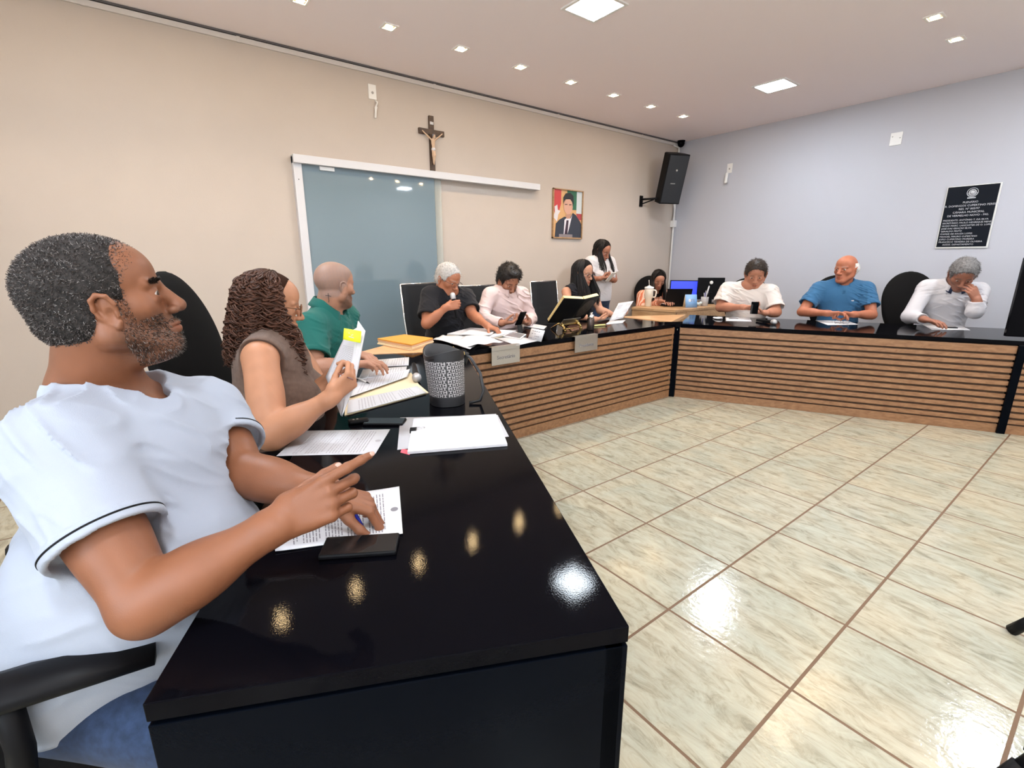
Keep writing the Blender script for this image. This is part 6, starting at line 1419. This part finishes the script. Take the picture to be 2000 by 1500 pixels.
for e in (-1, 1): MB().tube([gp_ + DR * e * .062 + V(0, 0, .006), gp_ + DR * e * .058 + NR * .012, gp_ - DR * e * .05 + NR * (.02 + .006 * e) - V(0, 0, .008)], .0018, 6).build('temple_arm', MT['ink'], gt)
paper('document', 'blank white sheet under the hand of the grey haired man', 'paper', pz([(1799, 633), (1873, 634), (1895, 645), (1820, 644)]), 3)
phone('dark phone lying on the sheet of the grey haired man', atz(1850, 639, ZC + .008), [NR, DR, -np.cross(NR, DR)] if np.cross(NR, DR)[2] < 0 else [NR, DR, np.cross(NR, DR)], (.034, .07, .004))
cl = thing('folded_napkin', 'small crumpled white napkin left of the sheet of the man in cream', 'napkin', tuple(atz(1400, 621, ZC))); F = Field(*box_of([atz(1400, 621, ZC + .02)], .10), .005); p = atz(1398, 621, ZC + .012)
for k in range(6): F.ell(p + V(*(RNG.normal(size=3) * [.03, .02, .004])), np.eye(3), (.03, .022, .009), .01)
F.plane((0, 0, ZC + .001), (0, 0, -1)); F.build('napkin', MT['paper'], cl)
# big dark screen standing at the end of the right counter
tv = thing('display_screen', 'tall glossy black display standing at the right end of the counter', 'screen', tuple(KR + DR * 2.9)); t0 = KR + DR * 2.465 + NR * .03
MB().box(t0 + DR * .55 + V(0, 0, ZC + .33), (.55, .02, .30), [DR, NR, Z3]).build('panel', MT['gloss_black'], tv, .004)
MB().box(t0 + DR * .55 + V(0, 0, ZC + .012) + NR * .02, (.30, .09, .012), [DR, NR, Z3]).build('stand_foot', MT['black_plastic'], tv, .003); MB().box(t0 + DR * .55 + V(0, 0, ZC + .05), (.06, .015, .05), [DR, NR, Z3]).build('stand_neck', MT['black_plastic'], tv)

# ------------------------------------------------------------------ secretary's desk
ZD = .78; dk = thing('corner_desk', 'light wooden desk in the room corner behind the counters', 'desk', (-3.3, 4.8, 0)); dw = wood_mat('desk_wood', (.42, .235, .11), (.58, .36, .19), (.98, .17), .4)
d1, d2 = (-3.62, 4.05), (-3.03, 4.15)
MB().prism([d1, d2, (-3.0, 5.65), (-4.0, 5.65), (-4.0, 5.15), (-3.5, 5.15), (-3.42, 4.78), (-3.72, 4.34)], ZD - .03, ZD).build('top', dw, dk, .002)
MB().prism([(-3.615, 4.06), (-3.035, 4.16), (-3.04, 4.185), (-3.62, 4.085)], .10, ZD - .03).build('front_panel', dw, dk)
MB().prism([(-3.035, 4.19), (-3.005, 5.6), (-3.03, 5.6), (-3.06, 4.19)], .10, ZD - .03).build('side_panel', wood_mat('desk_wood_side', (.42, .235, .11), (.58, .36, .19), (.02, 1), .4), dk)
for x, y in ((-3.60, 4.09), (-3.06, 4.18), (-3.05, 5.58), (-3.95, 5.6)): MB().box((x, y, (ZD - .03) / 2), (.02, .02, (ZD - .03) / 2)).build('leg', MT['black_side'], dk)
tm = thing('tumbler', 'large cream tumbler with handle, lid and straw on the corner desk', 'tumbler', (-3.56, 4.33, ZD)); tp0 = V(-3.55, 4.30, ZD); crm = mat('cream', (.78, .70, .58), .35)
MB().lathe([(.036, .001), (.040, .006), (.043, .10), (.055, .115), (.057, .225), (.055, .23)], tp0, 26).build('body', crm, tm); MB().lathe([(.056, .23), (.060, .236), (.058, .255), (.03, .262), (.012, .272), (.010, .275)], tp0, 26).build('lid', MT['white_plastic'], tm)
hv = nrm(ROT[0] * V(1, 1, 0)); MB().tube([tp0 + hv * .052 + V(0, 0, .215), tp0 + hv * .085 + V(0, 0, .212), tp0 + hv * .098 + V(0, 0, .195), tp0 + hv * .092 + V(0, 0, .14), tp0 + hv * .082 + V(0, 0, .122), tp0 + hv * .05 + V(0, 0, .124)], .009, 10).build('handle', crm, tm)
MB().tube([tp0 + V(0, 0, .26), tp0 - hv * .01 + V(0, 0, .345)], .0045, 8).build('straw', mat('straw', (.6, .55, .5), .3), tm)
lp = thing('laptop', 'open black laptop on the corner desk seen from behind', 'laptop', (-3.3, 4.7, ZD)); lf = nrm(V(.80, -.60, 0)); lr = np.cross(lf, Z3); lc = V(-3.40, 4.66, ZD)
MB().box(lc + V(0, 0, .010), (.165, .115, .009), [lr, lf, Z3]).build('base', MT['black_plastic'], lp, .003); MB().box(lc - lf * .01 + V(0, 0, .0195), (.14, .05, .001), [lr, lf, Z3]).build('keyboard', MT['ink'], lp)
lu = nrm(Z3 + lf * .30); MB().box(lc + lf * .118 + V(0, 0, .015) + lu * .115, (.165, .005, .115), [lr, np.cross(lu, lr), lu]).build('screen_lid', MT['black_plastic'], lp, .003)
cal = thing('desk_calendar', 'small blue tent calendar standing on the corner desk', 'calendar', (-3.24, 4.72, ZD)); cr_ = nrm(V(.62, .78, 0)); cn = nrm(np.cross(cr_, Z3)); cn = cn if np.dot(cn, CAM - V(-3.2, 4.7, 0)) > 0 else -cn; c0 = V(-3.12, 4.62, ZD)
q = quad_map([c0 - cr_ * .075 + V(0, 0, .165) - cn * .03, c0 + cr_ * .075 + V(0, 0, .165) - cn * .03, c0 + cr_ * .075 + V(0, 0, .002) + cn * .02, c0 - cr_ * .075 + V(0, 0, .002) + cn * .02]); MB().sheet(q, 2, 2, .002).build('front_leaf', mat('calendar_blue', (.20, .38, .66), .5), cal)
qb = quad_map([c0 - cr_ * .075 + V(0, 0, .165) - cn * .03, c0 + cr_ * .075 + V(0, 0, .165) - cn * .03, c0 + cr_ * .075 + V(0, 0, .002) - cn * .09, c0 - cr_ * .075 + V(0, 0, .002) - cn * .09]); MB().sheet(qb, 2, 2, .002).build('back_leaf', MT['manila'], cal)
mb = MB(); mb.add([q(.38 + .1 * math.cos(a), .45 + .12 * math.sin(a)) + cn * .002 for a in np.linspace(0, 6.28, 16, endpoint=False)], [tuple(range(16))]); mb.build('printed_ball', MT['paper'], cal)
mb = MB()
for u, v, w, h_ in ((.50, .36, .05, .2), (.58, .34, .09, .05), (.6, .46, .07, .05), (.72, .36, .05, .2)): mb.add([q(a, b) + cn * .0022 for a, b in ((u, v), (u + w, v), (u + w, v + h_), (u, v + h_))], [(0, 1, 2, 3)])
mb.build('print', MT['ink'], cal)
pcup = thing('pen_cup', 'clear glass pen cup on the corner desk', 'cup', (-3.13, 5.02, ZD)); pc0 = V(-3.15, 4.98, ZD); gl = mat('cup_glass', (.55, .53, .53), .15); gl.node_tree.nodes['Principled BSDF'].inputs['Alpha'].default_value = .55
MB().lathe([(.042, .001), (.045, .004), (.05, .12), (.046, .12), (.041, .008), (.001, .006)], pc0, 24).build('cup', gl, pcup)
for k, (dx, dy, L_, mm) in enumerate(((.02, .02, .19, MT['ink']), (-.02, .01, .17, white_p), (.01, -.02, .18, blue_p), (.03, .01, .26, MT['alu']), (-.01, .025, .20, MT['steel']))):
    pen(['black pen leaning in the glass pen cup', 'white pen leaning in the glass pen cup', 'blue pen leaning in the glass pen cup', 'tall silver ruler like pen rising from the glass cup', 'steel pen leaning in the glass pen cup'][k], pc0 + V(-dx * .5, -dy * .5, .010), pc0 + V(dx * 1.3, dy * 1.3, L_), mm, mm, .0045 if k != 3 else .009)
tis = thing('tissue', 'crumpled pale tissue between the calendar and the pen cup', 'tissue', (-3.19, 4.87, ZD)); F = Field(V(-3.30, 4.76, ZD - .01), V(-3.08, 4.98, ZD + .10), .006)
for k in range(7): F.ell(V(-3.19, 4.86, ZD + .028) + RNG.normal(size=3) * [.022, .022, .010], np.eye(3), (.022, .018, .020), .006)
F.plane((0, 0, ZD + .001), (0, 0, -1)); F.build('tissue', mat('tissue', (.65, .75, .78), .8), tis)
def monitor(label, c, fdir, w, h, z0, screen=None, logo=False):
    f = nrm(V(fdir[0], fdir[1], 0)); r = np.cross(f, Z3); t = thing('monitor', label, 'monitor', (c[0], c[1], ZD)); c = V(c[0], c[1], ZD); ax = [r, f, Z3]
    MB().box(c + V(0, 0, z0 + h / 2), (w / 2, .018, h / 2), ax).build('housing', MT['black_plastic'], t, .004); MB().box(c - f * .02 + V(0, 0, z0 / 2 + .05), (.025, .012, z0 / 2 + .05), ax).build('neck', MT['black_plastic'], t); MB().box(c + V(0, 0, .008), (.11, .08, .007), ax).build('foot', MT['black_plastic'], t, .003)
    if screen: MB().box(c + f * .019 + V(0, 0, z0 + h / 2), (w / 2 - .012, .001, h / 2 - .012), ax).build('screen', screen, t)
    if logo: MB().lathe([(.024, 0), (.022, .002)], c - f * .019 + V(0, 0, z0 + h * .78), 24, [r, Z3, -f]).build('logo', MT['white_plastic'], t)
    return t
scr = mat('blue_screen', (.0, .0, .05), .3, emit=(.035, .06, .75), estr=1.3)
monitor('black monitor seen from behind, round pale logo on its back', (-3.30, 5.35), (-.72, .69), .36, .30, .06, None, True)
monitor('monitor showing a bright blue screen by the corner pipe', (-3.72, 5.42), (.60, -.80), .48, .26, .05, scr)
ol = thing('double_outlet', 'black double outlet low on the grey wall beside the black monitor', 'outlet', (-3.05, WY, .97)); MB().box(V(-3.1, WY - .004, 1.0), (.075, .004, .045)).build('plate', MT['white_plastic'], ol, .002)
for x in (-.035, .035): MB().box(V(-3.1 + x, WY - .009, 1.0), (.022, .002, .03)).build('socket', MT['black_plastic'], ol, .002)

# ------------------------------------------------------------------ tripod at the right edge of the picture
tri = thing('camera_tripod', 'black camera tripod whose feet reach in at the right edge', 'tripod', (.95, 1.1, 0)); apx = V(.98, 1.12, 1.05)
for F0 in (atz(1978, 1226, 0.02), atz(1935, 1530, .02), V(1.55, 1.25, .02)):
    lg = MB().tube([apx + (F0 - apx) * .05, lerp(apx, F0, .5), F0], [.018, .016, .012], 10).build('leg', MT['black_plastic'], tri)
    MB().tube([lerp(apx, F0, .93), F0 - V(0, 0, .012)], [.018, .020], 10).build('rubber_foot', MT['black_plastic'], lg)
    MB().box(lerp(apx, F0, .90) + V(-.012, .0, .03), (.007, .022, .012)).build('clamp', MT['black_plastic'], lg, .002)
MB().tube([apx - V(0, 0, .3), apx + V(0, 0, .12)], .016, 12).build('centre_column', MT['black_plastic'], tri); MB().box(apx + V(0, 0, .15), (.05, .04, .03)).build('head', MT['black_plastic'], tri, .005)
